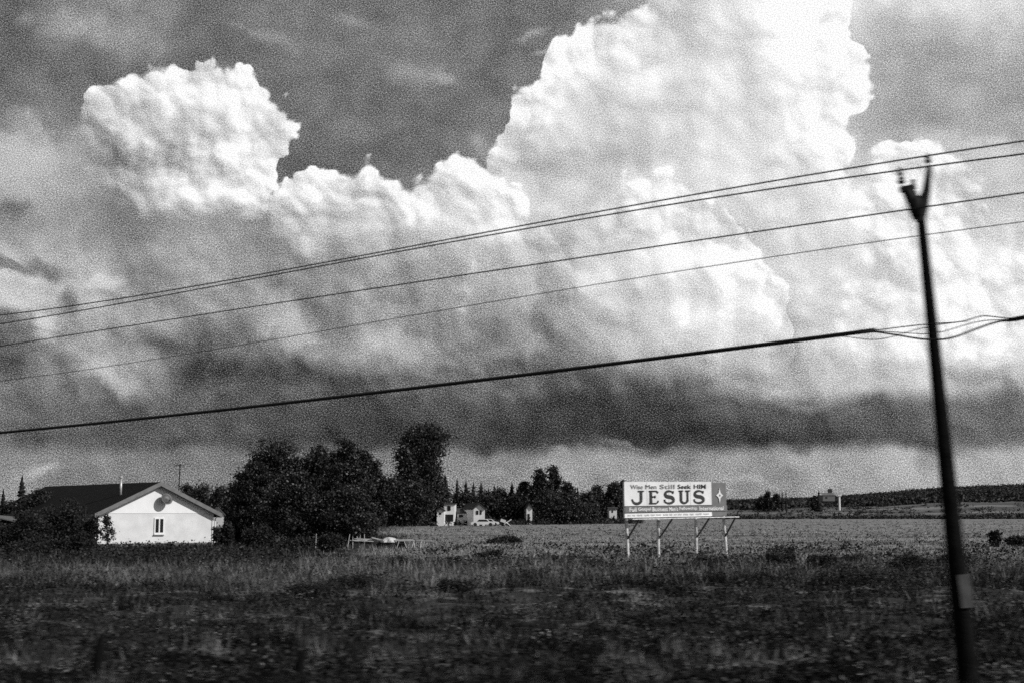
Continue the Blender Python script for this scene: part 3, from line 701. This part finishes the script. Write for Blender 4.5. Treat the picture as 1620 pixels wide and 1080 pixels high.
strand([(1378, 523.5), (1420, 518), (1470, 512.5), (1515, 509.5), (1535, 505), (1555, 500), (1580, 502), (1605, 505)], .0075, 'thin strand arching highest where the cable passes the pole')
strand([(1325, 531), (1350, 534), (1380, 537), (1405, 534), (1430, 527), (1455, 520), (1490, 513), (1530, 508)], .006, 'thin strand that dips first, left of the pole')
strand([(1385, 523.5), (1425, 526), (1460, 528), (1490, 525), (1530, 513), (1560, 507), (1598, 506)], .006, 'thin strand in the middle of the loop at the pole')

# ================================================================ junk in the grass beside the trees
y0 = 102.0
def jp(px_, py_, dy=0.0): return at(px_, py_, y0 + dy)
c = jp(572, 853)
st = thing('plank_stack', (c.x, c.y, 0), 'low stack of pale weathered planks on dark blocks under the trees', 'planks')
rj = np.random.default_rng(4)
for k in range(6): MB().box((c.x + rj.uniform(-.15, .15), c.y + .16 * k - .3, .52 + .07 * (k % 3)), (1.5 - .14 * k, .15, .05), Matrix.Rotation(rj.uniform(-.25, .25), 3, 'Z') @ Matrix.Rotation(rj.uniform(-.12, .05), 3, 'Y')).build('plank', M['plank'], st)
for k in (-.5, .5): MB().box((c.x + k, c.y + .1, .22), (.5, .7, .5)).build('block', M['darkwood'], st)
a_, b_ = jp(588, 850.5), jp(607, 855)
st = thing('plank', (a_.x, a_.y, 0), 'single pale plank sloping down to the right between stack and mound', 'plank')
MB().prism([a_, b_, b_ + Vector((0, 0, .08)), a_ + Vector((0, 0, .08))], Vector((0, 1, 0)), .25).build('board', M['plank'], st)
MB().box(((a_.x + b_.x) / 2 - .1, a_.y + .3, .2), (.9, .5, .5)).build('block', M['darkwood'], st)
c = jp(614, 857)
mo = thing('tarp_mound', (c.x, c.y, 0), 'rounded mound under a pale crumpled tarp in the middle of the junk', 'tarp')
q = MB(); nn, mm_ = 22, 9; rg = []
for k in range(mm_):
    f_ = k / (mm_ - 1); rr_ = math.cos(f_ * math.pi / 2); row2 = []
    for i_ in range(nn):
        t_ = 6.2832 * i_ / nn; wb = 1 + .10 * math.sin(5 * t_ + 3 * f_) + .06 * math.sin(9 * t_ + k)
        row2.append((c.x + .58 * rr_ * wb * math.cos(t_) + .08 * math.sin(f_ * 3), c.y + .5 * rr_ * wb * math.sin(t_), .42 + .34 * math.sin(f_ * math.pi / 2) ** .8 * (1 + .08 * math.sin(3 * t_))))
    rg.append(row2)
for k in range(mm_ - 1):
    for i_ in range(nn): q.quad(rg[k][i_], rg[k][(i_ + 1) % nn], rg[k + 1][(i_ + 1) % nn], rg[k + 1][i_])
q.build('sheet', M['tarp'], mo); MB().box((c.x, c.y + .05, .2), (.95, .7, .5)).build('crate', M['darkwood'], mo)
c = jp(641, 857)
st = thing('trestle_table', (c.x, c.y, 0), 'rough table of pale boards with splayed legs at the end of the junk', 'table')
for k in range(3): MB().box((c.x - .05 + rj.uniform(-.1, .1), c.y - .25 + .26 * k, .56 + .02 * k), (1.5 - .2 * k, .2, .05), Matrix.Rotation(rj.uniform(-.06, .06), 3, 'Y')).build('board', M['plank'], st)
for sx, ln_ in ((-.6, .2), (.15, -.22), (.45, .2), (.7, -.1)): MB().tube([(c.x + sx, c.y - .3, -.05), (c.x + sx + ln_, c.y - .28, .55)], .04, 6).build('leg', M['plank'], st)
MB().box((c.x - .35, c.y + .3, .2), (.8, .5, .5)).build('crate', M['darkwood'], st)
c = jp(666, 856)
st = thing('marker_post', (c.x, c.y, 0), 'short T-shaped post alone at the right end of the junk', 'post')
MB().tube([(c.x - .05, c.y, -.1), (c.x, c.y, .55)], .045, 6).build('post', M['plank'], st); MB().box((c.x, c.y, .57), (.36, .14, .08)).build('crosspiece', M['plank'], st)
for k, (px_, hh, lean) in enumerate([(499, 18, .03), (534, 13, -.05), (549, 17, .10), (558, 13, 0), (564, 13, .02), (568.5, 14, .03), (577, 16, -.02)]):
    c = jp(px_, 861, -1.5 + .4 * k); H = hh / F * c.y
    o = MB().tube([(c.x, c.y, -.1), (c.x + lean, c.y, H * .6), (c.x + lean * 1.8, c.y, H + .25)], [.035, .03, .022], 6).build('fence_stake', M['plank'])
    lab = ['thin pale stake left of the others at the foot of the trees', 'short pale stake leaning left before the plank stack', 'tall pale stake leaning right before the plank stack', 'slim pale stake left of a close pair', 'slim pale stake in the middle of the close group', 'slim pale stake at the right of the close group', 'pale stake rising behind the left end of the planks'][k]
    tag(o, lab, 'stake', 'stakes at the foot of the trees')

# ================================================================ trees near the house
grp = 'broadleaf trees right of the bungalow'
for args in [
  (432, 116, 696, 112, 'tall dark broadleaf tree at the left of the big clump, right of the bungalow', 1, 12),
  (400, 114, 728, 66, 'shorter leafy tree at the left edge of the big clump', 2, 9),
  (497, 116, 707, 95, 'dark tree in the middle dip of the big clump', 3, 11),
  (546, 112, 693, 92, 'tallest tree on the right side of the big clump', 4, 12),
  (585, 114, 722, 56, 'small tree with sparkling leaves at the right edge of the big clump', 5, 9),
  (470, 109, 748, 110, 'low spreading tree in front of the big clump', 6, 9),
  (548, 109, 772, 100, 'low bushy tree above the plank stack', 7, 8)]:
    px_, y, top, w, lab, sd_, nl = args
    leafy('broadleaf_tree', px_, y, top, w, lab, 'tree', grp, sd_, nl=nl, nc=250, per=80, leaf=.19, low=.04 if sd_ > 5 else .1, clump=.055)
# the tall poplar clump beyond
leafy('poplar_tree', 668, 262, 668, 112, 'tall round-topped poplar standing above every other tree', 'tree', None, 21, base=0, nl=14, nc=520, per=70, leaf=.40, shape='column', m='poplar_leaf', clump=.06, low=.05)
leafy('poplar_tree', 643, 258, 700, 52, 'left shoulder of the poplar pair, lower and narrower', 'tree', None, 22, base=0, nl=9, nc=170, per=36, leaf=.46, shape='column', m='poplar_leaf', clump=.10, low=.05)
for px_, y, top, w, lab, sd_ in [
  (618, 252, 757, 44, 'dark rounded tree filling the gap left of the tall poplar', 31),
  (652, 250, 768, 60, 'low dark tree at the foot of the tall poplar', 32),
  (686, 270, 766, 40, 'dark tree hiding the right foot of the tall poplar', 33)]:
    leafy('broadleaf_tree', px_, y, top, w, lab, 'tree', 'trees round the foot of the poplar', sd_, base=0, nl=8, nc=200, per=50, leaf=.40, low=.02)
# the far row, left to right
row = [('c', 704, 290, 752, 24, 'broad dark spruce touching the right side of the tall poplar'), ('c', 723, 300, 758, 13, 'first pointed spruce right of the poplar, tallest of the slim four'),
 ('c', 737, 300, 760, 13, 'second pointed spruce right of the poplar'), ('c', 749, 302, 763, 11, 'narrowest pointed spruce of the slim four'), ('c', 761, 300, 763, 14, 'fourth pointed spruce, above the white gable'),
 ('c', 773, 305, 773, 12, 'short spruce just right of the white gable'), ('c', 782, 300, 768, 14, 'spruce with a sharp tip between the white gable and the leafy trees'), ('b', 792, 300, 774, 34, 'low rounded tree left of the leafy centre group'),
 ('c', 810, 300, 762, 15, 'pointed tree at the left of the leafy centre group'), ('b', 828, 298, 760, 26, 'sloping leafy tree below the twin tops'), ('b', 852, 296, 740, 26, 'left one of the twin tall tops in the centre group'),
 ('b', 875, 296, 739, 30, 'right one of the twin tall tops in the centre group'), ('b', 899, 298, 765, 26, 'leafy tree stepping down right of the twin tops'), ('c', 914, 300, 771, 13, 'pointed spruce on the right slope of the centre group'),
 ('b', 926, 305, 781, 36, 'lowest dark tree at the right end of the centre group'), ('b', 944, 330, 769, 30, 'lone rounded tree left of the billboard'), ('b', 971, 330, 764, 26, 'dark leafy tree half hidden by the left edge of the billboard'), ('b', 985, 332, 759, 20, 'tree rising just behind the billboard corner'),
 ('b', 866, 290, 775, 60, 'broad dark tree filling in below the twin tops'), ('b', 818, 292, 784, 46, 'broad dark bushy tree left below the twin tops'), ('b', 905, 292, 790, 40, 'low broad tree on the right below the twin tops'),
 ('b', 736, 294, 780, 62, 'low dark tree behind the two-storey farm block'), ('b', 772, 294, 781, 62, 'low dark tree behind the white gable'), ('b', 954, 332, 790, 60, 'low dark scrub tree left of the billboard'), ('b', 984, 332, 792, 30, 'low dark tree behind the lower corner of the billboard')]
for k, (kd, px_, y, top, w, lab) in enumerate(row):
    if kd == 'c': conifer(px_, y, top, w * 1.55, lab, 'far row of trees across the field', 40 + k, dense=1.6, tiers=13)
    else: leafy('broadleaf_tree', px_, y, top, w * 1.1, lab, 'tree', 'far row of trees across the field', 40 + k, base=0, nl=7, nc=170, per=44, leaf=.42, low=.02, limbs=False, clump=.10)
# behind and left of the house
for k, (kd, px_, y, top, w, lab) in enumerate([
 ('c', 33, 122, 752, 26, 'spiky spruce left of the bungalow roof'), ('c', 4, 122, 774, 18, 'small spruce at the left edge of the picture'), ('b', 60, 118, 777, 46, 'dark tree against the far end of the bungalow roof'), ('b', 14, 120, 794, 44, 'dark leafy tree at the left edge under the small spruce'),
 ('b', 318, 150, 766, 44, 'dark tree just behind the right slope of the bungalow roof'), ('b', 348, 145, 768, 34, 'rounded dark tree between the bungalow and the big clump'), ('b', 372, 140, 765, 34, 'pointed dark tree touching the big clump'), ('b', 295, 155, 764, 30, 'dark treetop showing over the roof near the mast'),
 ('b', 366, 126, 790, 60, 'dark bushy tree beside the right wall of the bungalow'), ('b', 385, 120, 806, 60, 'low dark tree between the bungalow and the big clump')]):
    if kd == 'c': conifer(px_, y, top, w * 1.2, lab, 'trees round the bungalow', 80 + k, dense=1.5, tiers=15)
    else: leafy('broadleaf_tree', px_, y, top, w * 1.15, lab, 'tree', 'trees round the bungalow', 80 + k, base=0, nl=8, nc=170, per=60, leaf=.20, low=.02, clump=.10)
# tall shrubs along the left wall of the house
for k, (px_, row_, w, h_, lab) in enumerate([
 (134, 869, 62, 84, 'tall dark shrub against the left corner of the bungalow'), (96, 872, 70, 88, 'tall dark shrub two back from the bungalow corner'), (52, 874, 80, 74, 'wide dark shrub below the spruce'), (12, 872, 66, 52, 'dark shrub below the pale curved roof'),
 (118, 882, 70, 40, 'low dark shrub in front of the tall ones left of the bungalow'), (40, 884, 90, 34, 'low dark shrub at the left edge in front of the others'), (352, 870, 34, 46, 'dark shrub at the right corner of the bungalow'), (405, 874, 60, 54, 'dark shrub under the left side of the big clump'), (470, 872, 50, 22, 'dark shrub under the middle of the big clump'), (520, 870, 44, 28, 'dark shrub left of the thin stakes')]):
    bush(px_, row_, w, h_, lab, 200 + k, .075, 200, 60, group='shrubs round the bungalow')
sp = leafy('sapling', 171, 100.5, 811, 26, 'sparse sapling with dark leaves before the left end of the white gable wall', 'tree', None, 300, nl=7, nc=42, per=20, leaf=.15, low=.1, clump=.10, m='bush')

# ================================================================ far farm and other far things
def far_house(name, cat, label, px0, px1, y, row_eave, row_ridge, row_base, depth=7.0, gable=True, win=(), roofm='farroof', wallm='farwall', turn=0.0):
    a0, a1 = at(px0, row_base, y), at(px1, row_base, y); zb = 0.0 if y < 480 else a0.z; ze = at(px0, row_eave, y).z; zr = at(px0, row_ridge, y).z
    w = a1.x - a0.x; root = thing(name, ((a0.x + a1.x) / 2, y, zb), label, cat)
    dv = Vector((-math.sin(turn), math.cos(turn), 0)); m_ = (a0.x + a1.x) / 2
    q = MB(); q.prism([(a0.x, y, zb), (a1.x, y, zb), (a1.x, y, ze)] + ([(m_, y, zr)] if gable else []) + [(a0.x, y, ze)], dv, depth); q.build('wall', M[wallm], root)
    q = MB()
    if gable:
        e = .06 * w; s_ = (zr - ze) / (w / 2); t = .22
        q.prism([(a0.x - e, y - .4, ze - e * s_ + .05), (m_, y - .4, zr + .05), (m_, y - .4, zr + .05 + t), (a0.x - e, y - .4, ze - e * s_ + .05 + t)], dv, depth + .8)
        q.prism([(m_ + .01, y - .4, zr + .05), (a1.x + e, y - .4, ze - e * s_ + .05), (a1.x + e, y - .4, ze - e * s_ + .05 + t), (m_ + .01, y - .4, zr + .05 + t)], dv, depth + .8)
    else:
        q.prism([(a0.x - .3, y - .3, ze), (a1.x + .3, y - .3, ze), (a1.x + .3, y - .3, ze + .2), (a0.x - .3, y - .3, ze + .2)], dv, depth / 2)
        q.quad((a0.x - .3, y - .3, ze + .2), (a1.x + .3, y - .3, ze + .2), (a1.x + .3, y + depth / 2, zr), (a0.x - .3, y + depth / 2, zr))
    q.build('roof', M[roofm], root)
    for (wx0, wx1, wr0, wr1) in win:
        b0_, b1_ = at(wx0, wr1, y), at(wx1, wr0, y)
        MB().box(((b0_.x + b1_.x) / 2, y - .04, (b0_.z + b1_.z) / 2), (b1_.x - b0_.x, .1, b1_.z - b0_.z)).build('window', M['glass'], root)
    return root
far_house('farmhouse', 'house', 'white two-storey farm block at the left of the far farm', 702, 719, 262, 797, 796, 829, 8, False, [(708, 713, 799.5, 807), (704, 717, 813, 824)])
far_house('cottage', 'house', 'small white gabled lean-to left of the two-storey farm block', 691, 702.5, 258, 808, 804, 829, 4, True, [(695, 698, 810, 813)])
far_house('barn', 'barn', 'long low farm building with a dark roof and white wall', 723, 748, 268, 811.5, 803, 829, 9, False, [(726, 732.5, 813.5, 817.5), (738, 740, 816, 820)])
far_house('farmhouse', 'house', 'white gabled farmhouse at the right of the far farm', 749, 767, 262, 805, 797, 829, 9, True, [(753.5, 757, 807, 813), (759.5, 762, 806, 813)], turn=.25)
far_house('cottage', 'house', 'tiny white gable among the dark trees left of the twin tops', 833, 842, 285, 804, 797.5, 828, 6, True, [(835, 838, 812, 824)], turn=.1)
far_house('cottage', 'house', 'small white house low between the trees left of the billboard', 964, 976, 318, 804.5, 801.5, 815, 5, False, [(968, 970, 806, 810)])
far_house('farmhouse', 'house', 'grey farmhouse with a dark chimney on the far rise at the right', 1302, 1321, 690, 783, 778.5, 792, 10, False, [(1306, 1309, 785, 788)], wallm='soffit', roofm='soffit')
hc = at(1316, 776, 692); o = MB().box((hc.x, hc.y + 4, hc.z), (1.9, 1.2, 2.2)).build('chimney', M['darkwood'], [x_ for x_ in bpy.data.objects if x_.get('label', '').startswith('grey farmhouse')][0])
wp0, wp1 = at(1328, 803, 640), at(1328.5, 783, 640)
sp_ = thing('silo', wp0, 'slim white silo standing right of the far grey farmhouse', 'silo')
MB().lathe((wp0.x, wp0.y, wp0.z - 1), [(.5, 0), (.5, wp1.z - wp0.z), (.4, wp1.z - wp0.z + .4), (.1, wp1.z - wp0.z + .7)], None, 16).build('wall', M['farwall'], sp_)
MB().box((wp0.x + .1, wp0.y - .2, wp1.z - .1), (1.4, 1.2, .5)).build('hood', M['farwall'], sp_)
def car(px_, y, L_, label, lite=True, row_=None):
    c = at(px_, row_, y) if row_ else Vector((gx(px_, y), y, 0)); c.z = 0 if y < 480 else c.z
    root = thing('parked_car', c, label, 'car', 'cars parked at the far farm')
    q = MB(); pr = [(-.5, .30), (-.5, .62), (-.46, .74), (-.28, .80), (-.17, 1.22), (.16, 1.24), (.28, .82), (.46, .72), (.5, .55), (.5, .30)]
    q.prism([(c.x + u_ * L_, y - .8, c.z + z_) for u_, z_ in pr], Vector((0, 1, 0)), 1.6); q.build('body', M['farwall'], root)
    MB().prism([(c.x - .24 * L_, y - .815, c.z + .82), (c.x - .16 * L_, y - .815, c.z + 1.16), (c.x + .15 * L_, y - .815, c.z + 1.16), (c.x + .24 * L_, y - .815, c.z + .82)], Vector((0, 1, 0)), 1.63).build('window', M['glass'], root)
    for sx in (-.32, .32):
        for sy in (-.72, .72): MB().lathe((c.x + sx * L_, y + sy, c.z + .31), [(.31, -.1), (.31, .1)], Matrix.Rotation(math.pi / 2, 3, 'X'), 14).build('wheel', M['black'], root)
car(764, 252, 4.2, 'white car parked before the right-hand farmhouse', row_=825)
car(772, 256, 4.0, 'second pale car, just right of the farmhouse', row_=825)
c = at(800, 826, 250); c.z = 0
imp = thing('farm_implement', c, 'pale splayed farm implement at the edge of the field', 'implement')
q = MB(); q.tube([(c.x - .7, c.y, 1.25), (c.x + .8, c.y, .1)], .10, 6); q.tube([(c.x + 1.0, c.y + .2, 1.2), (c.x - .3, c.y, .35)], .09, 6); q.box((c.x - .45, c.y, .95), (.9, .5, .5), Matrix.Rotation(.3, 3, 'Y')); q.build('frame', M['tarp'], imp)
for sx in (-.5, .6): MB().lathe((c.x + sx, c.y + .2, .35), [(.35, -.06), (.35, .06)], Matrix.Rotation(math.pi / 2, 3, 'X'), 14).build('wheel', M['black'], imp)
# trees on the far right rise
for k, (kd, px_, y, top, w, lab) in enumerate([
 ('b', 1214, 760, 777, 18, 'rounded tree left of the two spires on the far rise'), ('b', 1228, 770, 781, 22, 'flat-topped trees joining the two spires on the far rise'), ('c', 1238, 760, 773, 6, 'left spire of the slim pair on the far rise'), ('c', 1244, 762, 775, 5, 'right spire of the slim pair on the far rise'),
 ('c', 1296, 720, 774, 12, 'pointed spruce left of the far grey farmhouse'), ('b', 1290, 730, 785, 18, 'low dark tree left of the pointed far spruce'), ('b', 1205, 780, 786, 24, 'low dark tree on the far rise right of the billboard')]):
    zb = float(hill_z(np.array(gx(px_, y)), np.array(float(y)))) - .3
    if kd == 'c': conifer(px_, y, top, w * 1.0, lab, 'trees on the far rise', 120 + k, base=zb, dense=1.6, tiers=10)
    else: leafy('broadleaf_tree', px_, y, top, w * .8, lab, 'tree', 'trees on the far rise', 120 + k, base=zb, nl=6, nc=80, per=40, leaf=.8, low=.02, limbs=False)

# ================================================================ uncounted cover: woods, scrub, undergrowth, grass
rs = np.random.default_rng(11)
n = 16000; yy = rs.uniform(860, 2230, n) ; pp = rs.uniform(560, 1900, n); xx = (pp - 810) / F * yy; zz = hill_z(xx, yy)
kp = np.ones(n, bool); c = np.stack([xx, yy, zz + .6], -1)[kp]
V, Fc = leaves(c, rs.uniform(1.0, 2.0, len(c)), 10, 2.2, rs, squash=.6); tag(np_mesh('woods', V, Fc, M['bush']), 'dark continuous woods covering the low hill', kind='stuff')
# hedgerows and scrub strips on the right between field and hill
n = 2600; pp = rs.uniform(560, 1800, n); band = rs.choice(4, n, p=[.34, .26, .2, .2]); yy = np.array([498., 545., 640., 760.])[band] + np.abs(rs.normal(0, 1, n)) * np.array([14, 12, 22, 30])[band] * np.where(rs.random(n) < .5, -1, 1) * np.where(band == 0, (.3 + .7 * np.sin(pp * .037) ** 2), 1) + 10 * np.sin(pp * .02 + band)
keep = (np.sin(pp * .043 + band * 2.1) + .6 * np.sin(pp * .013 + band) + rs.uniform(-1, 1, n) > -.6); pp, yy = pp[keep], yy[keep]
xx = (pp - 810) / F * yy; zz = np.where(yy < 500, 0, hill_z(xx, np.maximum(yy, 500))); c = np.stack([xx, yy, zz + .3], -1)
V, Fc = leaves(c, rs.uniform(.5, 1.2, len(c)), 16, .8, rs, squash=.45); tag(np_mesh('scrub', V, Fc, M['bush']), 'strips of dark scrub between the hay field and the hill', kind='stuff')
# line of undergrowth at the far side of the field, below the tree row
n = 1500; pp = rs.uniform(560, 1010, n); yy = np.interp(pp, [560, 700, 1000], [262, 272, 318]) + rs.normal(0, 6, n); xx = (pp - 810) / F * yy; c = np.stack([xx, yy, 0 * xx + .4], -1)
V, Fc = leaves(c, rs.uniform(.3, .7, len(c)), 16, .6, rs, squash=.6); tag(np_mesh('hedge_undergrowth', V, Fc, M['bush']), 'dark undergrowth along the foot of the far tree row', kind='stuff')
# heath: dark low plants in the foreground and before the house, in drifts
def drift(n, pr, rr, seed, dens, zsp=.14, size=.085, per=16, name='undergrowth', lab='', mtl='bush', hh=.18):
    r_ = np.random.default_rng(seed); p_ = r_.uniform(*pr, n); w_ = r_.uniform(*rr, n); y_ = CAMZ * F / (w_ - HZ); x_ = (p_ - 810) / F * y_
    f = np.sin(x_ * .55 + 1.7 * np.sin(y_ * .23) + seed) + np.sin(y_ * .9 + 1.3 * np.sin(x_ * .31)) + .7 * np.sin(x_ * 1.9 + y_ * 1.1)
    k = f + r_.normal(0, .5, n) > dens; x_, y_ = x_[k], y_[k]; sc = np.clip(y_ / 45, .7, 2.2)
    c = np.stack([x_, y_, hfield(x_, y_) + hh * sc * r_.uniform(.3, 1, len(x_))], -1)
    V, Fc = leaves(c, zsp * sc, per, size, r_, squash=.6, up=.5)
    s = np.repeat(np.repeat(np.clip(sc, 1, 2.2), per), 4)[:, None]; ctr = V.reshape(-1, 4, 3).mean(1).repeat(4, 0); V = ctr + (V - ctr) * s
    return tag(np_mesh(name, V, Fc, M[mtl]), lab, kind='stuff')
drift(15000, (-700, 2300), (884, 1210), 5, -.6, name='undergrowth', lab='dark heath and weeds in drifts across the foreground')
drift(1300, (640, 1780), (826, 868), 19, .9, name='undergrowth', lab='sparse dark weeds dotted over the hay field', hh=.05, zsp=.08, per=10)
drift(1600, (-700, 2300), (905, 1200), 23, .9, zsp=.20, size=.075, per=30, name='undergrowth', lab='taller dark weed clumps standing in the foreground heath', hh=.45)
drift(2600, (650, 1780), (866, 902), 9, .7, name='undergrowth', lab='dark weeds breaking up the near edge of the hay field', hh=.16, per=14)
drift(3200, (-700, 2300), (900, 1200), 12, .8, zsp=.16, size=.06, per=12, name='pale_weeds', lab='pale dry weeds and seed heads scattered over the heath', mtl='pale_weed', hh=.32)
drift(500, (300, 1000), (880, 905), 14, .6, zsp=.2, size=.05, per=14, name='pale_weeds', lab='pale dry grass heads before the junk and the field bushes', mtl='pale_weed', hh=.2)
drift(1300, (-60, 470), (870, 892), 6, -2.0, name='weeds', lab='dark weeds in a band before the bungalow', hh=.2)
# grass: blades over the whole near and middle ground, finer and sparser with distance
def blades(n, pr, rr, seed, hgt, wid, per):
    r_ = np.random.default_rng(seed); p_ = r_.uniform(*pr, n); w_ = r_.uniform(*rr, n); y_ = CAMZ * F / (w_ - HZ); x_ = (p_ - 810) / F * y_
    cl = np.sin(x_ * 1.3 + 2 * np.sin(y_ * .7)) + np.sin(y_ * 1.7 + x_ * .6); h = hgt * (1 + .28 * cl) * r_.uniform(.5, 1.3, n); h = np.clip(h, .05, 1)
    h *= np.where((y_ > 76) & (x_ > -.07 * y_), .55, 1.0)
    x_ = np.repeat(x_, per) + r_.normal(0, .10, n * per); y_ = np.repeat(y_, per) + r_.normal(0, .10, n * per); h = np.repeat(h, per) * r_.uniform(.5, 1.2, n * per)
    w = np.maximum(wid, y_ / 1422 * .42) * r_.uniform(.6, 1.3, n * per); a_ = r_.uniform(0, 6.283, n * per); l_ = r_.uniform(0, 6.283, n * per); z = hfield(x_, y_)
    ln = h * r_.uniform(.1, .7, n * per)
    A = np.stack([x_ - np.cos(a_) * w, y_ - np.sin(a_) * w, z], -1); B = np.stack([x_ + np.cos(a_) * w, y_ + np.sin(a_) * w, z], -1)
    C = np.stack([x_ + np.cos(l_) * ln, y_ + np.sin(l_) * ln, z + h], -1)
    return np.stack([A, B, C], 1).reshape(-1, 3)
V = np.concatenate([blades(40000, (-700, 2300), (866, 1210), 1, .26, .012, 6), blades(26000, (-400, 2000), (822, 872), 2, .26, .02, 5), blades(12000, (-500, 2100), (874, 930), 3, .42, .014, 5)])
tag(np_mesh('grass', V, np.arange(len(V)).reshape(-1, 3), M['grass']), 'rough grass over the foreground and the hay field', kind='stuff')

# separate bushes one can tell apart in the open
for k, (px_, row_, w, h_, lab) in enumerate([
 (775, 884, 42, 20, 'dark low bush in the open field left of the billboard'), (716, 890, 26, 14, 'small dark bush left below the larger field bush'), (795, 857, 60, 9, 'low dark bush far out in the field between the trees and the billboard'),
 (832, 892, 30, 12, 'small dark bush right below the larger field bush'), (885, 889, 40, 12, 'flat dark bush left of the first billboard post'),
 (1232, 894, 60, 32, 'dark bush right of the last billboard post'), (1205, 890, 22, 12, 'little dark bush beside the last billboard post'), (1300, 898, 60, 26, 'dark bush midway between billboard and utility pole'),
 (1390, 940, 150, 52, 'widest dark bush in the foreground left of the utility pole'), (1440, 900, 70, 32, 'dark bush just left of the utility pole'),
 (1576, 864, 24, 27, 'small upright bush right of the utility pole'), (1606, 862, 36, 18, 'low dark bush at the right edge of the field'),
 (1122, 896, 50, 18, 'dark bush between the last two billboard posts in the rough'), (940, 897, 54, 18, 'dark low bush left of the billboard at the edge of the heath'), (1352, 892, 54, 20, 'dark bush at the field edge a little left of the widest bush'), (1500, 893, 60, 26, 'dark bush directly behind the utility pole'), (640, 893, 60, 18, 'dark low bush in the pale grass before the trestle table'),
 (500, 935, 110, 28, 'wide dark clump in the foreground below the big trees'), (560, 925, 80, 22, 'dark clump in front of the plank stack'), (1075, 940, 70, 22, 'dark foreground bush below the billboard'), (720, 935, 60, 22, 'dark foreground bush below the field bushes')]):
    bush(px_, row_, w, h_, lab, 400 + k, .06, 120, 34, group='bushes in the open')
# dark stalks standing up in the near foreground
for k, (px_, r0_, r1_, lab) in enumerate([(152, 1066, 1002, 'dark dead stump leaning in the near foreground at the left'), (470, 1078, 1030, 'short dark stub in the near foreground below the trees')]):
    y = CAMZ * F / (r0_ - HZ); b_ = at(px_, r0_, y); t_ = at(px_ + 10, r1_, y)
    o = MB().tube([b_ - uz * .15, b_.lerp(t_, .5) + Vector((-.01, 0, 0)), t_], [.10, .08, .045], 9).build('tree_stump', M['creosote']); tag(o, lab, 'stump', 'dead stumps in the foreground')
# depth of field: the lens is open and focused on the far field
cam_d.dof.use_dof = True; cam_d.dof.focus_distance = 200.0; cam_d.dof.aperture_fstop = 3.8; cam_d.dof.aperture_ratio = 0.12
